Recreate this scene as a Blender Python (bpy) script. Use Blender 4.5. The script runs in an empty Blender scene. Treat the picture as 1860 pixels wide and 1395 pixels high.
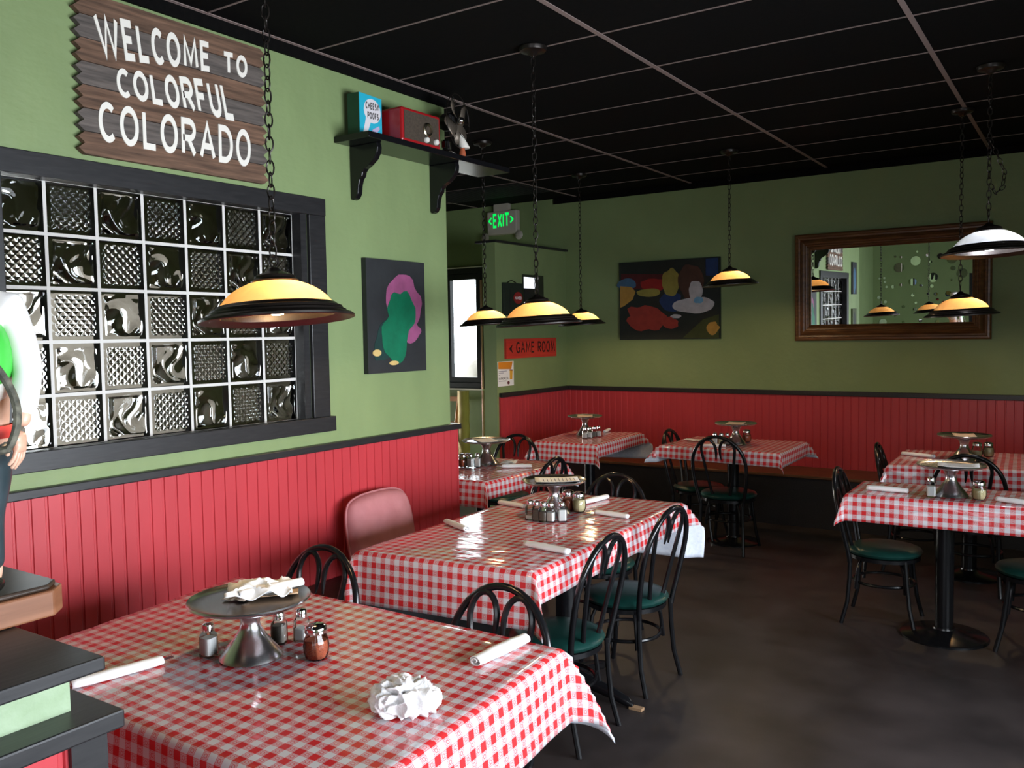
import bpy, bmesh, math, random
from mathutils import Vector, Matrix, noise
random.seed(7)
PI = math.pi
S = bpy.context.scene
COL = S.collection
D = bpy.data

# ---------------------------------------------------------------- camera
cam = D.objects.new('camera', D.cameras.new('camera'))
COL.objects.link(cam)
yaw, pit, rol = -0.5876620, -0.0566141, -0.0165712
fw = Vector((math.sin(yaw)*math.cos(pit), math.cos(yaw)*math.cos(pit), math.sin(pit)))
rt0 = Vector((math.cos(yaw), -math.sin(yaw), 0)); up0 = rt0.cross(fw)
rt = rt0*math.cos(rol)+up0*math.sin(rol); up = -rt0*math.sin(rol)+up0*math.cos(rol)
m = Matrix((rt, up, -fw)).transposed().to_4x4()
m.translation = Vector((3.14033, -3.04554, 1.62730))
cam.matrix_world = m
cam.data.sensor_width = 36.0
cam.data.lens = 36*1589.137/1860
cam.data.clip_start = .05
S.camera = cam

# ---------------------------------------------------------------- world, daylight, exposure
w = D.worlds.new('world'); S.world = w; w.use_nodes = True
wb = w.node_tree.nodes['Background']
wn, wl = w.node_tree.nodes, w.node_tree.links
wb.inputs['Color'].default_value = (.88, .94, 1.0, 1)
_tc = wn.new('ShaderNodeTexCoord'); _dp = wn.new('ShaderNodeVectorMath'); _dp.operation = 'DOT_PRODUCT'
_dp.inputs[1].default_value = (-.75, .66, .05); wl.new(_tc.outputs['Generated'], _dp.inputs[0])
_mr = wn.new('ShaderNodeMapRange'); _mr.inputs['From Min'].default_value = -.2; _mr.inputs['From Max'].default_value = .7
_mr.inputs['To Min'].default_value = .9; _mr.inputs['To Max'].default_value = 9.0
wl.new(_dp.outputs['Value'], _mr.inputs['Value']); wl.new(_mr.outputs['Result'], wb.inputs['Strength'])

def area(name, loc, rot, sx, sy, power, color):
    l = D.lights.new(name, 'AREA'); l.shape = 'RECTANGLE'; l.size = sx; l.size_y = sy
    l.energy = power; l.color = color
    o = D.objects.new(name, l); COL.objects.link(o); o.location = loc; o.rotation_euler = rot
    return o
# daylight entering by the shop windows of the right wall and of the rear wall
L1 = area('daylight_right_window', (4.72, -.8, 1.25), (0, PI/2, 0), 1.2, 3.6, 185, (.84, .91, 1.0)); L1.data.spread = math.radians(116)
L2 = area('daylight_rear_window', (2.75, -4.82, 1.4), (PI/2, 0, 0), 2.9, 1.4, 24, (.86, .92, 1.0)); L2.data.spread = math.radians(130)
L3 = area('daylight_game_room', (-4.42, 3.6, .75), (0, -PI/2, 0), .7, 1.4, 22, (1.0, .96, .88)); L3.data.spread = math.radians(50)

S.view_settings.view_transform = 'Standard'
S.view_settings.look = 'None'
S.view_settings.exposure = 0.0
S.view_settings.gamma = 1.0
S.view_settings.use_curve_mapping = False
S.cycles.use_denoising = True
S.cycles.max_bounces = 8
S.cycles.transmission_bounces = 8
S.cycles.transparent_max_bounces = 8
S.cycles.sample_clamp_indirect = 6.0
S.cycles.caustics_refractive = False
S.cycles.caustics_reflective = False
S.cycles.blur_glossy = 0.6

# ================================================================ materials
MATS = {}
def lin(r, g, b):
    f = lambda c: (c/255/12.92) if c/255 <= .04045 else ((c/255+.055)/1.055)**2.4
    return (f(r), f(g), f(b), 1)
def mat(name, col=(.5, .5, .5, 1), rough=.5, metal=0., spec=.5, coat=0., trans=0., ior=1.45, emis=None, estr=0.):
    m = D.materials.new(name); m.use_nodes = True
    b = m.node_tree.nodes['Principled BSDF']
    b.inputs['Base Color'].default_value = col
    b.inputs['Roughness'].default_value = rough
    b.inputs['Metallic'].default_value = metal
    b.inputs['Specular IOR Level'].default_value = spec
    b.inputs['Coat Weight'].default_value = coat
    b.inputs['Transmission Weight'].default_value = trans
    b.inputs['IOR'].default_value = ior
    if emis:
        b.inputs['Emission Color'].default_value = emis; b.inputs['Emission Strength'].default_value = estr
    MATS[name] = m
    return m
def nt(m): return m.node_tree.nodes, m.node_tree.links, m.node_tree.nodes['Principled BSDF']
def tex_noise(m, scale, detail=4, coord='Object', stretch=None, rough=.5):
    n, l, b = nt(m)
    tc = n.new('ShaderNodeTexCoord'); t = n.new('ShaderNodeTexNoise')
    t.inputs['Scale'].default_value = scale; t.inputs['Detail'].default_value = detail; t.inputs['Roughness'].default_value = rough
    src = tc.outputs[coord]
    if stretch:
        mp = n.new('ShaderNodeMapping'); mp.inputs['Scale'].default_value = stretch
        l.new(src, mp.inputs['Vector']); src = mp.outputs['Vector']
    l.new(src, t.inputs['Vector'])
    return t
def ramp(m, fac, stops):
    n, l, b = nt(m)
    r = n.new('ShaderNodeValToRGB')
    while len(r.color_ramp.elements) < len(stops): r.color_ramp.elements.new(.5)
    for e, (p, c) in zip(r.color_ramp.elements, stops): e.position = p; e.color = c
    l.new(fac, r.inputs['Fac'])
    return r
def bump(m, h, strength=.3, dist=.01):
    n, l, b = nt(m)
    bp = n.new('ShaderNodeBump'); bp.inputs['Strength'].default_value = strength; bp.inputs['Distance'].default_value = dist
    l.new(h, bp.inputs['Height']); l.new(bp.outputs['Normal'], b.inputs['Normal'])
    return bp
def mottled(name, c1, c2, scale, rough=.5, bstr=.2, bdist=.003, stretch=None, **kw):
    m = mat(name, c1, rough, **kw)
    t = tex_noise(m, scale, 5, stretch=stretch)
    r = ramp(m, t.outputs['Fac'], [(.3, c1), (.7, c2)])
    m.node_tree.links.new(r.outputs['Color'], m.node_tree.nodes['Principled BSDF'].inputs['Base Color'])
    if bstr: bump(m, t.outputs['Fac'], bstr, bdist)
    return m

def sc(c, k): return (c[0]*k, c[1]*k, c[2]*k, 1)
GREEN = (.208, .278, .118, 1)
M_green = mat('green_plaster', GREEN, .55)
n, l, b = nt(M_green)
t1 = tex_noise(M_green, 3.0, 3, stretch=(1, 1.6, .8)); t2 = tex_noise(M_green, 26, 3, stretch=(1, .5, 1))
mx = n.new('ShaderNodeMath'); mx.operation = 'MULTIPLY_ADD'; mx.inputs[1].default_value = .25
l.new(t2.outputs['Fac'], mx.inputs[0]); l.new(t1.outputs['Fac'], mx.inputs[2])
bump(M_green, mx.outputs[0], .45, .02)
r = ramp(M_green, t1.outputs['Fac'], [(.3, sc(GREEN, .95)), (.7, sc(GREEN, 1.05))])
l.new(r.outputs['Color'], b.inputs['Base Color'])
RED = (.47, .042, .052, 1)
M_red = mottled('red_paint', sc(RED, .93), sc(RED, 1.06), 5, .38, .08, .004, stretch=(1, 1, .25))
M_black = mottled('black_paint', (.012, .012, .013, 1), (.022, .021, .022, 1), 30, .38, .15, .002, stretch=(3, .4, 3))
M_blackgloss = mat('black_gloss', (.006, .006, .007, 1), .22)
M_tile = mottled('black_tile', (.0022, .0022, .0022, 1), (.004, .0036, .0034, 1), 40, .9, .2, .002, spec=.1)
M_tee = mat('taupe_metal', (.22, .165, .15, 1), .55)
M_floor = mottled('dark_concrete', (.017, .0135, .013, 1), (.046, .037, .036, 1), 3.4, .45, .15, .004)
M_brownwood = mottled('brown_wood', (.075, .035, .018, 1), (.16, .07, .03, 1), 14, .35, .1, .002, stretch=(.3, 3, 3))
M_framewood = mottled('carved_wood', (.085, .034, .013, 1), (.20, .092, .032, 1), 16, .32, .1, .002, stretch=(.4, 3, 3))
M_copperwood = mottled('reddish_wood', (.17, .065, .03, 1), (.30, .13, .065, 1), 8, .3, .06, .002, stretch=(1, .3, 5))
M_barn = mottled('weathered_wood', (.065, .036, .022, 1), (.19, .105, .065, 1), 11, .8, .5, .004, stretch=(1, .45, 7))
M_barn2 = mottled('grey_wood', (.060, .050, .044, 1), (.14, .115, .10, 1), 11, .8, .5, .004, stretch=(1, .45, 7))
M_cream = mat('cream_paint', (.80, .76, .68, 1), .6)
M_steel = mat('polished_steel', (.52, .50, .51, 1), .24, 1.0)
n, l, b = nt(M_steel); t = tex_noise(M_steel, 60, 2, stretch=(.2, .2, 6)); bump(M_steel, t.outputs['Fac'], .05, .001)
M_chrome = mat('chrome', (.72, .72, .74, 1), .08, 1.0)
M_mirror = mat('mirror_silver', (.86, .88, .87, 1), .0, 1.0)
M_green_vinyl = mottled('green_vinyl', (.005, .034, .028, 1), (.008, .046, .038, 1), 25, .33, .08, .002)
def thin_glass(name, tint):
    m = D.materials.new(name); m.use_nodes = True; n, l = m.node_tree.nodes, m.node_tree.links
    n.remove(n['Principled BSDF']); o = n['Material Output']
    tr = n.new('ShaderNodeBsdfTransparent'); tr.inputs['Color'].default_value = tint
    gl = n.new('ShaderNodeBsdfGlossy'); gl.inputs['Roughness'].default_value = .03
    fr = n.new('ShaderNodeFresnel'); fr.inputs['IOR'].default_value = 1.45
    mx = n.new('ShaderNodeMixShader'); l.new(fr.outputs[0], mx.inputs[0]); l.new(tr.outputs[0], mx.inputs[1]); l.new(gl.outputs[0], mx.inputs[2])
    l.new(mx.outputs[0], o.inputs['Surface']); return m
M_glass = thin_glass('clear_glass', (.93, .95, .95, 1))
M_block = mat('block_glass', (.96, .97, .95, 1), .01, trans=1.0, ior=1.48)
M_mortar = mat('pale_mortar', (.62, .60, .56, 1), .8)
M_salt = mat('white_salt', (.86, .84, .82, 1), .8)
M_pepper = mottled('grey_pepper', (.06, .05, .04, 1), (.35, .31, .27, 1), 900, .9, 0)
M_chili = mottled('chili_flakes', (.20, .02, .01, 1), (.50, .13, .05, 1), 420, .8, 0)
M_cheese = mottled('grated_cheese', (.55, .45, .22, 1), (.72, .62, .36, 1), 300, .8, 0)
M_paper = mat('white_paper', (.86, .86, .86, 1), .75)
M_tan = mat('tan_paper', (.50, .33, .20, 1), .75)
M_ink = mat('grey_ink', (.12, .11, .11, 1), .7)
M_towel = mottled('terry_cloth', (.74, .72, .72, 1), (.84, .83, .83, 1), 200, .95, .7, .004)
M_pink = mottled('mauve_velour', (.42, .15, .16, 1), (.50, .20, .21, 1), 12, .85, .25, .004)
M_flannel = mottled('white_flannel', (.66, .70, .80, 1), (.80, .82, .88, 1), 60, .9, .1, .002)

# red and white gingham vinyl
def gingham():
    m = mat('gingham_vinyl', (.8, .1, .1, 1), .09, spec=.5)
    n, l, b = nt(m)
    uv = n.new('ShaderNodeUVMap'); sp = n.new('ShaderNodeSeparateXYZ'); l.new(uv.outputs['UV'], sp.inputs[0])
    P = .045
    def M(op, a, bb=None, c=None):
        k = n.new('ShaderNodeMath'); k.operation = op
        for i, v in enumerate((a, bb, c)):
            if v is None: continue
            if isinstance(v, (int, float)): k.inputs[i].default_value = v
            else: l.new(v, k.inputs[i])
        return k.outputs[0]
    fx = M('FRACT', M('DIVIDE', sp.outputs['X'], P)); fy = M('FRACT', M('DIVIDE', sp.outputs['Y'], P))
    sx = M('LESS_THAN', fx, .5); sy = M('LESS_THAN', fy, .5)
    both = M('MULTIPLY', sx, sy); mid = M('ABSOLUTE', M('SUBTRACT', sx, sy))
    # small ring and dot print inside the pale red checks
    gx = M('SUBTRACT', M('FRACT', M('DIVIDE', sp.outputs['X'], P/2)), .5); gy = M('SUBTRACT', M('FRACT', M('DIVIDE', sp.outputs['Y'], P/2)), .5)
    rr = M('SQRT', M('ADD', M('MULTIPLY', gx, gx), M('MULTIPLY', gy, gy)))
    ring = M('LESS_THAN', M('ABSOLUTE', M('SUBTRACT', rr, .2)), .055)
    dx = M('SUBTRACT', M('FRACT', M('DIVIDE', sp.outputs['X'], P/12)), .5); dy = M('SUBTRACT', M('FRACT', M('DIVIDE', sp.outputs['Y'], P/12)), .5)
    dot = M('LESS_THAN', M('ADD', M('MULTIPLY', dx, dx), M('MULTIPLY', dy, dy)), .13)
    pr = M('MAXIMUM', ring, M('MULTIPLY', dot, M('GREATER_THAN', rr, .31)))
    k = M('ADD', both, M('MULTIPLY', mid, M('MULTIPLY_ADD', pr, .45, .36)))
    mixn = n.new('ShaderNodeMix'); mixn.data_type = 'RGBA'
    mixn.inputs['A'].default_value = (.64, .62, .65, 1); mixn.inputs['B'].default_value = (.60, .030, .034, 1)
    l.new(k, mixn.inputs['Factor']); l.new(mixn.outputs['Result'], b.inputs['Base Color'])
    t = n.new('ShaderNodeTexNoise'); t.inputs['Scale'].default_value = 6; t.inputs['Detail'].default_value = 2; t.inputs['Distortion'].default_value = 1.4
    mp = n.new('ShaderNodeMapping'); mp.inputs['Scale'].default_value = (.55, 1.5, 1); l.new(uv.outputs['UV'], mp.inputs['Vector']); l.new(mp.outputs['Vector'], t.inputs['Vector'])
    bump(m, t.outputs['Fac'], .22, .012)
    return m
M_gingham = gingham()

def shade_mat(name, c, warm):
    m = D.materials.new(name); m.use_nodes = True; n, l = m.node_tree.nodes, m.node_tree.links
    n.remove(n['Principled BSDF']); o = n['Material Output']
    df = n.new('ShaderNodeBsdfDiffuse'); tl = n.new('ShaderNodeBsdfTranslucent'); gl = n.new('ShaderNodeBsdfGlossy')
    tc = n.new('ShaderNodeTexCoord'); tx = n.new('ShaderNodeTexNoise'); tx.inputs['Scale'].default_value = 14; tx.inputs['Detail'].default_value = 3; tx.inputs['Distortion'].default_value = 1
    l.new(tc.outputs['Object'], tx.inputs['Vector'])
    r = n.new('ShaderNodeValToRGB'); r.color_ramp.elements[0].position = .3; r.color_ramp.elements[1].position = .75
    r.color_ramp.elements[0].color = sc(c, .8); r.color_ramp.elements[1].color = c
    l.new(tx.outputs['Fac'], r.inputs['Fac'])
    for k in (df, tl): l.new(r.outputs['Color'], k.inputs['Color'])
    gl.inputs['Roughness'].default_value = .15
    a = n.new('ShaderNodeMixShader'); a.inputs[0].default_value = .18; l.new(df.outputs[0], a.inputs[1]); l.new(tl.outputs[0], a.inputs[2])
    bb = n.new('ShaderNodeMixShader'); bb.inputs[0].default_value = .04; l.new(a.outputs[0], bb.inputs[1]); l.new(gl.outputs[0], bb.inputs[2])
    l.new(bb.outputs[0], o.inputs['Surface'])
    return m
M_amber = shade_mat('amber_shade_glass', (.82, .48, .20, 1), True)
M_opal = shade_mat('opal_shade_glass', (.86, .86, .84, 1), False)
M_bronze = mat('dark_bronze', (.018, .014, .012, 1), .35, .6)
M_bulb = mat('lit_bulb', (1, .9, .7, 1), .4, emis=(1, .80, .50, 1), estr=14)
M_bulbw = mat('lit_white_bulb', (1, 1, 1, 1), .4, emis=(.85, .88, 1, 1), estr=20)

# ================================================================ mesh helpers
class MB:
    def __init__(s): s.v = []; s.f = []; s.m = []; s.uv = None
    def add(s, vs, fs, mi=0):
        o = len(s.v); s.v += [tuple(p) for p in vs]; s.f += [tuple(i+o for i in f) for f in fs]; s.m += [mi]*len(fs)
        return s
    def box(s, x0, x1, y0, y1, z0, z1, mi=0):
        vs = [(x, y, z) for z in (z0, z1) for y in (y0, y1) for x in (x0, x1)]
        return s.add(vs, [(0, 2, 3, 1), (4, 5, 7, 6), (0, 1, 5, 4), (2, 6, 7, 3), (0, 4, 6, 2), (1, 3, 7, 5)], mi)
    def tube(s, pts, r, n=8, closed=False, mi=0, cap=True, flat=None):
        P = [Vector(p) for p in pts]; N = len(P)
        rr = r if isinstance(r, (list, tuple)) else [r]*N
        T = []
        for i in range(N):
            a = P[(i-1) % N] if (closed or i > 0) else P[i]; c = P[(i+1) % N] if (closed or i < N-1) else P[i]
            T.append((c-a).normalized() if (c-a).length > 1e-9 else Vector((0, 0, 1)))
        ref = Vector((0, 0, 1)) if abs(T[0].z) < .9 else Vector((1, 0, 0))
        u = T[0].cross(ref).normalized(); vs = []
        for i in range(N):
            u = (u-T[i]*u.dot(T[i]))
            u = u.normalized() if u.length > 1e-6 else T[i].orthogonal().normalized()
            v = T[i].cross(u)
            for k in range(n):
                a = 2*PI*k/n
                vs.append(P[i]+(u*math.cos(a)+v*math.sin(a))*rr[i])
        fs = []
        for i in range(N if closed else N-1):
            j = (i+1) % N
            for k in range(n): fs.append((i*n+k, i*n+(k+1) % n, j*n+(k+1) % n, j*n+k))
        if cap and not closed:
            fs.append(tuple(range(n-1, -1, -1))); fs.append(tuple((N-1)*n+k for k in range(n)))
        return s.add(vs, fs, mi)
    def lathe(s, prof, n=32, c=(0, 0, 0), mi=0, capb=False, capt=False, ang=2*PI, sx=1, sy=1):
        vs = []; N = len(prof)
        for (r, z) in prof:
            for k in range(n): a = ang*k/n; vs.append((c[0]+r*math.cos(a)*sx, c[1]+r*math.sin(a)*sy, c[2]+z))
        fs = [(i*n+k, i*n+(k+1) % n, (i+1)*n+(k+1) % n, (i+1)*n+k) for i in range(N-1) for k in range(n)]
        if capb: fs.append(tuple(range(n-1, -1, -1)))
        if capt: fs.append(tuple((N-1)*n+k for k in range(n)))
        return s.add(vs, fs, mi)
    def prism(s, poly, fn, d0, d1, mi=0):
        n = len(poly); vs = [fn(a, b, d0) for a, b in poly]+[fn(a, b, d1) for a, b in poly]
        fs = [tuple(range(n-1, -1, -1)), tuple(range(n, 2*n))]+[(i, (i+1) % n, n+(i+1) % n, n+i) for i in range(n)]
        return s.add(vs, fs, mi)
    def sphere(s, c, r, n=12, mi=0, sc_=(1, 1, 1)):
        prof = [(max(1e-4, math.sin(PI*i/n)*r), -math.cos(PI*i/n)*r) for i in range(n+1)]
        o = len(s.v); s.lathe(prof, n*2, (0, 0, 0), mi, True, True)
        for i in range(o, len(s.v)):
            v = s.v[i]; s.v[i] = (c[0]+v[0]*sc_[0], c[1]+v[1]*sc_[1], c[2]+v[2]*sc_[2])
        return s
    def xf(s, fn): s.v = [tuple(fn(Vector(p))) for p in s.v]; return s
    def build(s, name, mats, parent=None, smooth=True, angle=40, bevel=0, loc=None):
        me = D.meshes.new(name); me.from_pydata(s.v, [], s.f)
        if not isinstance(mats, (list, tuple)): mats = [mats]
        for m in mats: me.materials.append(m)
        me.polygons.foreach_set('material_index', s.m)
        bm = bmesh.new(); bm.from_mesh(me)
        bmesh.ops.recalc_face_normals(bm, faces=bm.faces)
        for f in bm.faces: f.smooth = smooth
        if smooth:
            lim = math.radians(angle)
            for e in bm.edges:
                if len(e.link_faces) == 2 and e.calc_face_angle(0) > lim: e.smooth = False
        bm.to_mesh(me); bm.free()
        o = D.objects.new(name, me); COL.objects.link(o)
        if parent: o.parent = parent
        if loc: o.location = loc
        if bevel:
            bv = o.modifiers.new('bevel', 'BEVEL'); bv.width = bevel; bv.segments = 2; bv.limit_method = 'ANGLE'
        return o
def tag(o, label, cat=None, group=None, kind=None):
    o['label'] = label
    if cat: o['category'] = cat
    if group: o['group'] = group
    if kind: o['kind'] = kind
    return o
def thing(name, label, cat, loc=(0, 0, 0), rz=0., group=None):
    o = D.objects.new(name, None); COL.objects.link(o); o.empty_display_size = .05
    o.location = loc; o.rotation_euler = (0, 0, rz)
    return tag(o, label, cat, group)
def dup(root, label, loc=None, rz=None, scale=None):
    kids = {}
    for o in D.objects:
        if o.parent: kids.setdefault(o.parent.name, []).append(o)
    def cp(o, par):
        c = o.copy(); COL.objects.link(c)
        if par: c.parent = par
        for k in kids.get(o.name, []): cp(k, c)
        return c
    r = cp(root, None); r['label'] = label
    if loc is not None: r.location = loc
    if rz is not None: r.rotation_euler = (0, 0, rz)
    if scale is not None: r.scale = (scale,)*3
    return r
def struct(o, label, cat): return tag(o, label, cat, None, 'structure')
def lerp(a, b, t): return a+(b-a)*t
def _arc(cx, cy, rx, ry, a0, a1, n=14):
    return [(cx+rx*math.cos(math.radians(lerp(a0, a1, k/n))), cy+ry*math.sin(math.radians(lerp(a0, a1, k/n)))) for k in range(n+1)]
def _glyph(c):
    O = [_arc(.5, .5, .5, .5, 90, 450, 28)]
    G = {'I': (.0, [[(0, 0), (0, 1)]]), 'L': (.62, [[(0, 1), (0, 0), (1, 0)]]), 'T': (.85, [[(0, 1), (1, 1)], [(.5, 1), (.5, 0)]]),
         'E': (.62, [[(1, 1), (0, 1), (0, 0), (1, 0)], [(0, .52), (.85, .52)]]), 'F': (.62, [[(1, 1), (0, 1), (0, 0)], [(0, .52), (.85, .52)]]),
         'W': (1.4, [[(0, 1), (.27, 0), (.5, .95), (.73, 0), (1, 1)]]), 'M': (1.0, [[(0, 0), (.1, 1), (.5, .15), (.9, 1), (1, 0)]]),
         'A': (.85, [[(0, 0), (.5, 1), (1, 0)], [(.18, .33), (.82, .33)]]), 'X': (.75, [[(0, 0), (1, 1)], [(0, 1), (1, 0)]]), 'Y': (.8, [[(0, 1), (.5, .48), (1, 1)], [(.5, .48), (.5, 0)]]),
         'H': (.75, [[(0, 0), (0, 1)], [(1, 0), (1, 1)], [(0, .5), (1, .5)]]), 'N': (.75, [[(0, 0), (0, 1), (1, 0), (1, 1)]]), 'K': (.72, [[(0, 0), (0, 1)], [(1, 1), (.03, .46)], [(.3, .62), (1, 0)]]),
         'Z': (.75, [[(0, 1), (1, 1), (0, 0), (1, 0)]]), 'U': (.72, [[(0, 1), (0, .35)]+_arc(.5, .33, .5, .33, 180, 360)+[(1, 1)]]),
         'O': (.85, O), 'C': (.72, [_arc(.56, .5, .56, .5, 48, 312, 22)]), 'G': (.80, [_arc(.54, .5, .54, .5, 50, 340, 22)+[(1, .42), (.6, .42)]]),
         'D': (.78, [[(0, 0), (0, 1), (.4, 1)]+_arc(.4, .5, .6, .5, 80, -80)+[(.4, 0), (0, 0)]]),
         'R': (.72, [[(0, 0), (0, 1), (.5, 1)]+_arc(.55, .74, .45, .26, 85, -85)+[(.5, .48), (0, .48)], [(.45, .48), (1, 0)]]),
         'P': (.70, [[(0, 0), (0, 1), (.5, 1)]+_arc(.55, .72, .45, .28, 85, -85)+[(.5, .44), (0, .44)]]),
         'S': (.65, [_arc(.5, .76, .46, .24, 40, 250, 14)+_arc(.5, .26, .5, .26, 80, -140, 14)])}
    return G[c]
def text_part(body, name, m, parent, place, w, h, depth=.004, bold=.15, space=.26):
    """stroked lettering fitted to w x h (stroke = bold x height of the letters); place(u, v, d) gives the point"""
    st = bold; x = st/2; segs = []
    for ch in body:
        if ch == ' ': x += .45; continue
        gw, strokes = _glyph(ch)
        segs.append([[(x+a*gw*.85, st/2+b_*(1-st)) for a, b_ in p] for p in strokes])
        x += gw*.85+space+st*.6
    tot = x-space-st*.6+st/2
    for strokes in segs:
     mb = MB()
     for si, p in enumerate(strokes):
        dd = depth*(1+.06*(si % 3)); n = len(p); L = []; Rr = []
        closed = (abs(p[0][0]-p[-1][0])+abs(p[0][1]-p[-1][1])) < 1e-6 and n > 3
        for i in range(n):
            a = p[i-1] if i > 0 else (p[-2] if closed else None); c = p[i+1] if i < n-1 else (p[1] if closed else None)
            d1 = Vector((p[i][0]-a[0], p[i][1]-a[1])).normalized() if a else None
            d2 = Vector((c[0]-p[i][0], c[1]-p[i][1])).normalized() if c else None
            d1 = d1 or d2; d2 = d2 or d1
            t_ = d1+d2; t_ = t_.normalized() if t_.length > 1e-3 else d2
            nn = Vector((-t_.y, t_.x)); k = min(1/max(.66, nn.dot(Vector((-d2.y, d2.x)))), 1.9)*st/2
            L.append((p[i][0]+nn.x*k, p[i][1]+nn.y*k)); Rr.append((p[i][0]-nn.x*k, p[i][1]-nn.y*k))
        for i in range(n-1):
            q = [L[i], Rr[i], Rr[i+1], L[i+1]]
            vs = [tuple(place(a/tot*w, b_*h, d)) for d in (0, dd) for a, b_ in q]
            mb.add(vs, [(4, 5, 6, 7), (0, 4, 7, 3), (1, 2, 6, 5)]+([(0, 1, 5, 4)] if i == 0 and not closed else [])+([(3, 7, 6, 2)] if i == n-2 and not closed else []))
     mb.build('letter', m, parent, smooth=False)

# ================================================================ room shell
H = 3.0
def wall_cells(mb, us, zs, holes, fn, t0, t1):
    """solid wall of cells with rectangular holes; fn(u, d, z) -> point"""
    us = sorted(set(us)); zs = sorted(set(zs))
    for a, b_ in zip(us, us[1:]):
        for c, d in zip(zs, zs[1:]):
            um, zm = (a+b_)/2, (c+d)/2
            if any(h[0] < um < h[1] and h[2] < zm < h[3] for h in holes): continue
            vs = [fn(u, t, z) for z in (c, d) for t in (t0, t1) for u in (a, b_)]
            mb.add(vs, [(0, 2, 3, 1), (4, 5, 7, 6), (0, 1, 5, 4), (2, 6, 7, 3), (0, 4, 6, 2), (1, 3, 7, 5)])
def weld(o):
    bm = bmesh.new(); bm.from_mesh(o.data); bmesh.ops.remove_doubles(bm, verts=bm.verts, dist=1e-5)
    # drop the inner double faces between neighbouring cells
    seen = {}
    for f in bm.faces: seen.setdefault(tuple(sorted(v.index for v in f.verts)), []).append(f)
    bad = [f for fs in seen.values() if len(fs) > 1 for f in fs]
    bmesh.ops.delete(bm, geom=bad, context='FACES'); bmesh.ops.recalc_face_normals(bm, faces=bm.faces)
    bm.to_mesh(o.data); bm.free(); return o
XW = -.02
WY0, WY1, WZ0, WZ1 = -1.488, -.095, 1.229, 2.224          # glass block opening
mb = MB(); wall_cells(mb, [-2.4, WY0, WY1, 1.035], [0, WZ0, WZ1, H], [(WY0, WY1, WZ0, WZ1)], lambda u, d, z: (d, u, z), XW-.13, XW)
wall_left = struct(weld(mb.build('wall_left', M_green, smooth=False)), 'green plastered left wall with a glass block window', 'wall')

def wainscot(name, parent, fn, u0, u1, z1, pitch=.0595, th=.018):
    """bead board: flat boards with a V groove and a bead, extruded upwards"""
    prof = [(u0, 0)]; u = u0
    while u+pitch < u1:
        for du, d in ((.0, th), (pitch-.0135, th), (pitch-.0095, th-.005), (pitch-.002, th-.005)): prof.append((u+du, d))
        u += pitch
    prof += [(u, th), (u1, th), (u1, 0)]
    mb = MB(); n = len(prof)
    vs = [fn(a, d, 0) for a, d in prof]+[fn(a, d, z1) for a, d in prof]
    mb.add(vs, [(i, i+1, n+i+1, n+i) for i in range(n-1)]+[tuple(range(n, 2*n))])
    return mb.build(name, M_red, parent, smooth=False)
wainscot('wainscot', wall_left, lambda u, d, z: (XW+d, u, z), -2.2, 1.085, 1.075)
mb = MB().box(XW-.15, XW+.001, 1.036, 1.083, 0, 1.074); mb.build('end_board', M_red, wall_left, smooth=False)
mb = MB().box(XW-.16, XW+.034, -2.2, 1.10, 1.072, 1.106); mb.build('chair_rail', M_black, wall_left, smooth=False, bevel=.004)
mb = MB().box(XW-.001, XW+.016, -2.4, 1.034, 2.943, 2.997); mb.build('crown_strip', M_tile, wall_left, smooth=False)

# wall beyond the bench end, behind the camera
mb = MB().box(-.45, -.28, -4.9, -2.4, 0, H); mb.box(-.28, -.15, -2.42, -2.36, 0, H)
struct(mb.build('wall_side', M_green, smooth=False), 'green side wall stepping back behind the half wall', 'wall')
YB = 4.72
BX0, BX1, BZ0, BZ1 = -3.75, -2.44, 1.10, 2.30
mb = MB(); wall_cells(mb, [-4.4, BX0, BX1, 4.75], [0, BZ0, BZ1, H], [(BX0, BX1, BZ0, BZ1)], lambda u, d, z: (u, d, z), YB, YB+.14)
wall_back = struct(weld(mb.build('wall_back', M_green, smooth=False)), 'dark green back wall with the mirror and the wide painting', 'wall')
wainscot('wainscot', wall_back, lambda u, d, z: (u, YB-d, z), -1.355, 4.55, 1.06, pitch=.0635)
MB().box(-1.355, 4.55, YB-.034, YB, 1.055, 1.096).build('chair_rail', M_black, wall_back, smooth=False, bevel=.004)
MB().box(-1.48, 4.55, YB-.016, YB+.001, 2.945, 2.998).build('crown_strip', M_tile, wall_back, smooth=False)

# partition with the game room sign
PX = -1.355
mb = MB().box(PX-.14, PX, 3.46, YB, 0, 2.455)
part_w = struct(mb.build('wall_partition', M_green, smooth=False), 'low green partition wall with black cap, carrying the game room sign', 'wall')
wainscot('wainscot', part_w, lambda u, d, z: (PX+d, u, z), 3.485, YB-.01, 1.06)
MB().box(PX, PX+.034, 3.485, YB-.02, 1.055, 1.096).build('chair_rail', M_black, part_w, smooth=False, bevel=.004)
MB().box(PX-.2, PX+.03, 3.43, YB-.001, 2.455, 2.475).build('cap', M_black, part_w, smooth=False)

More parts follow.
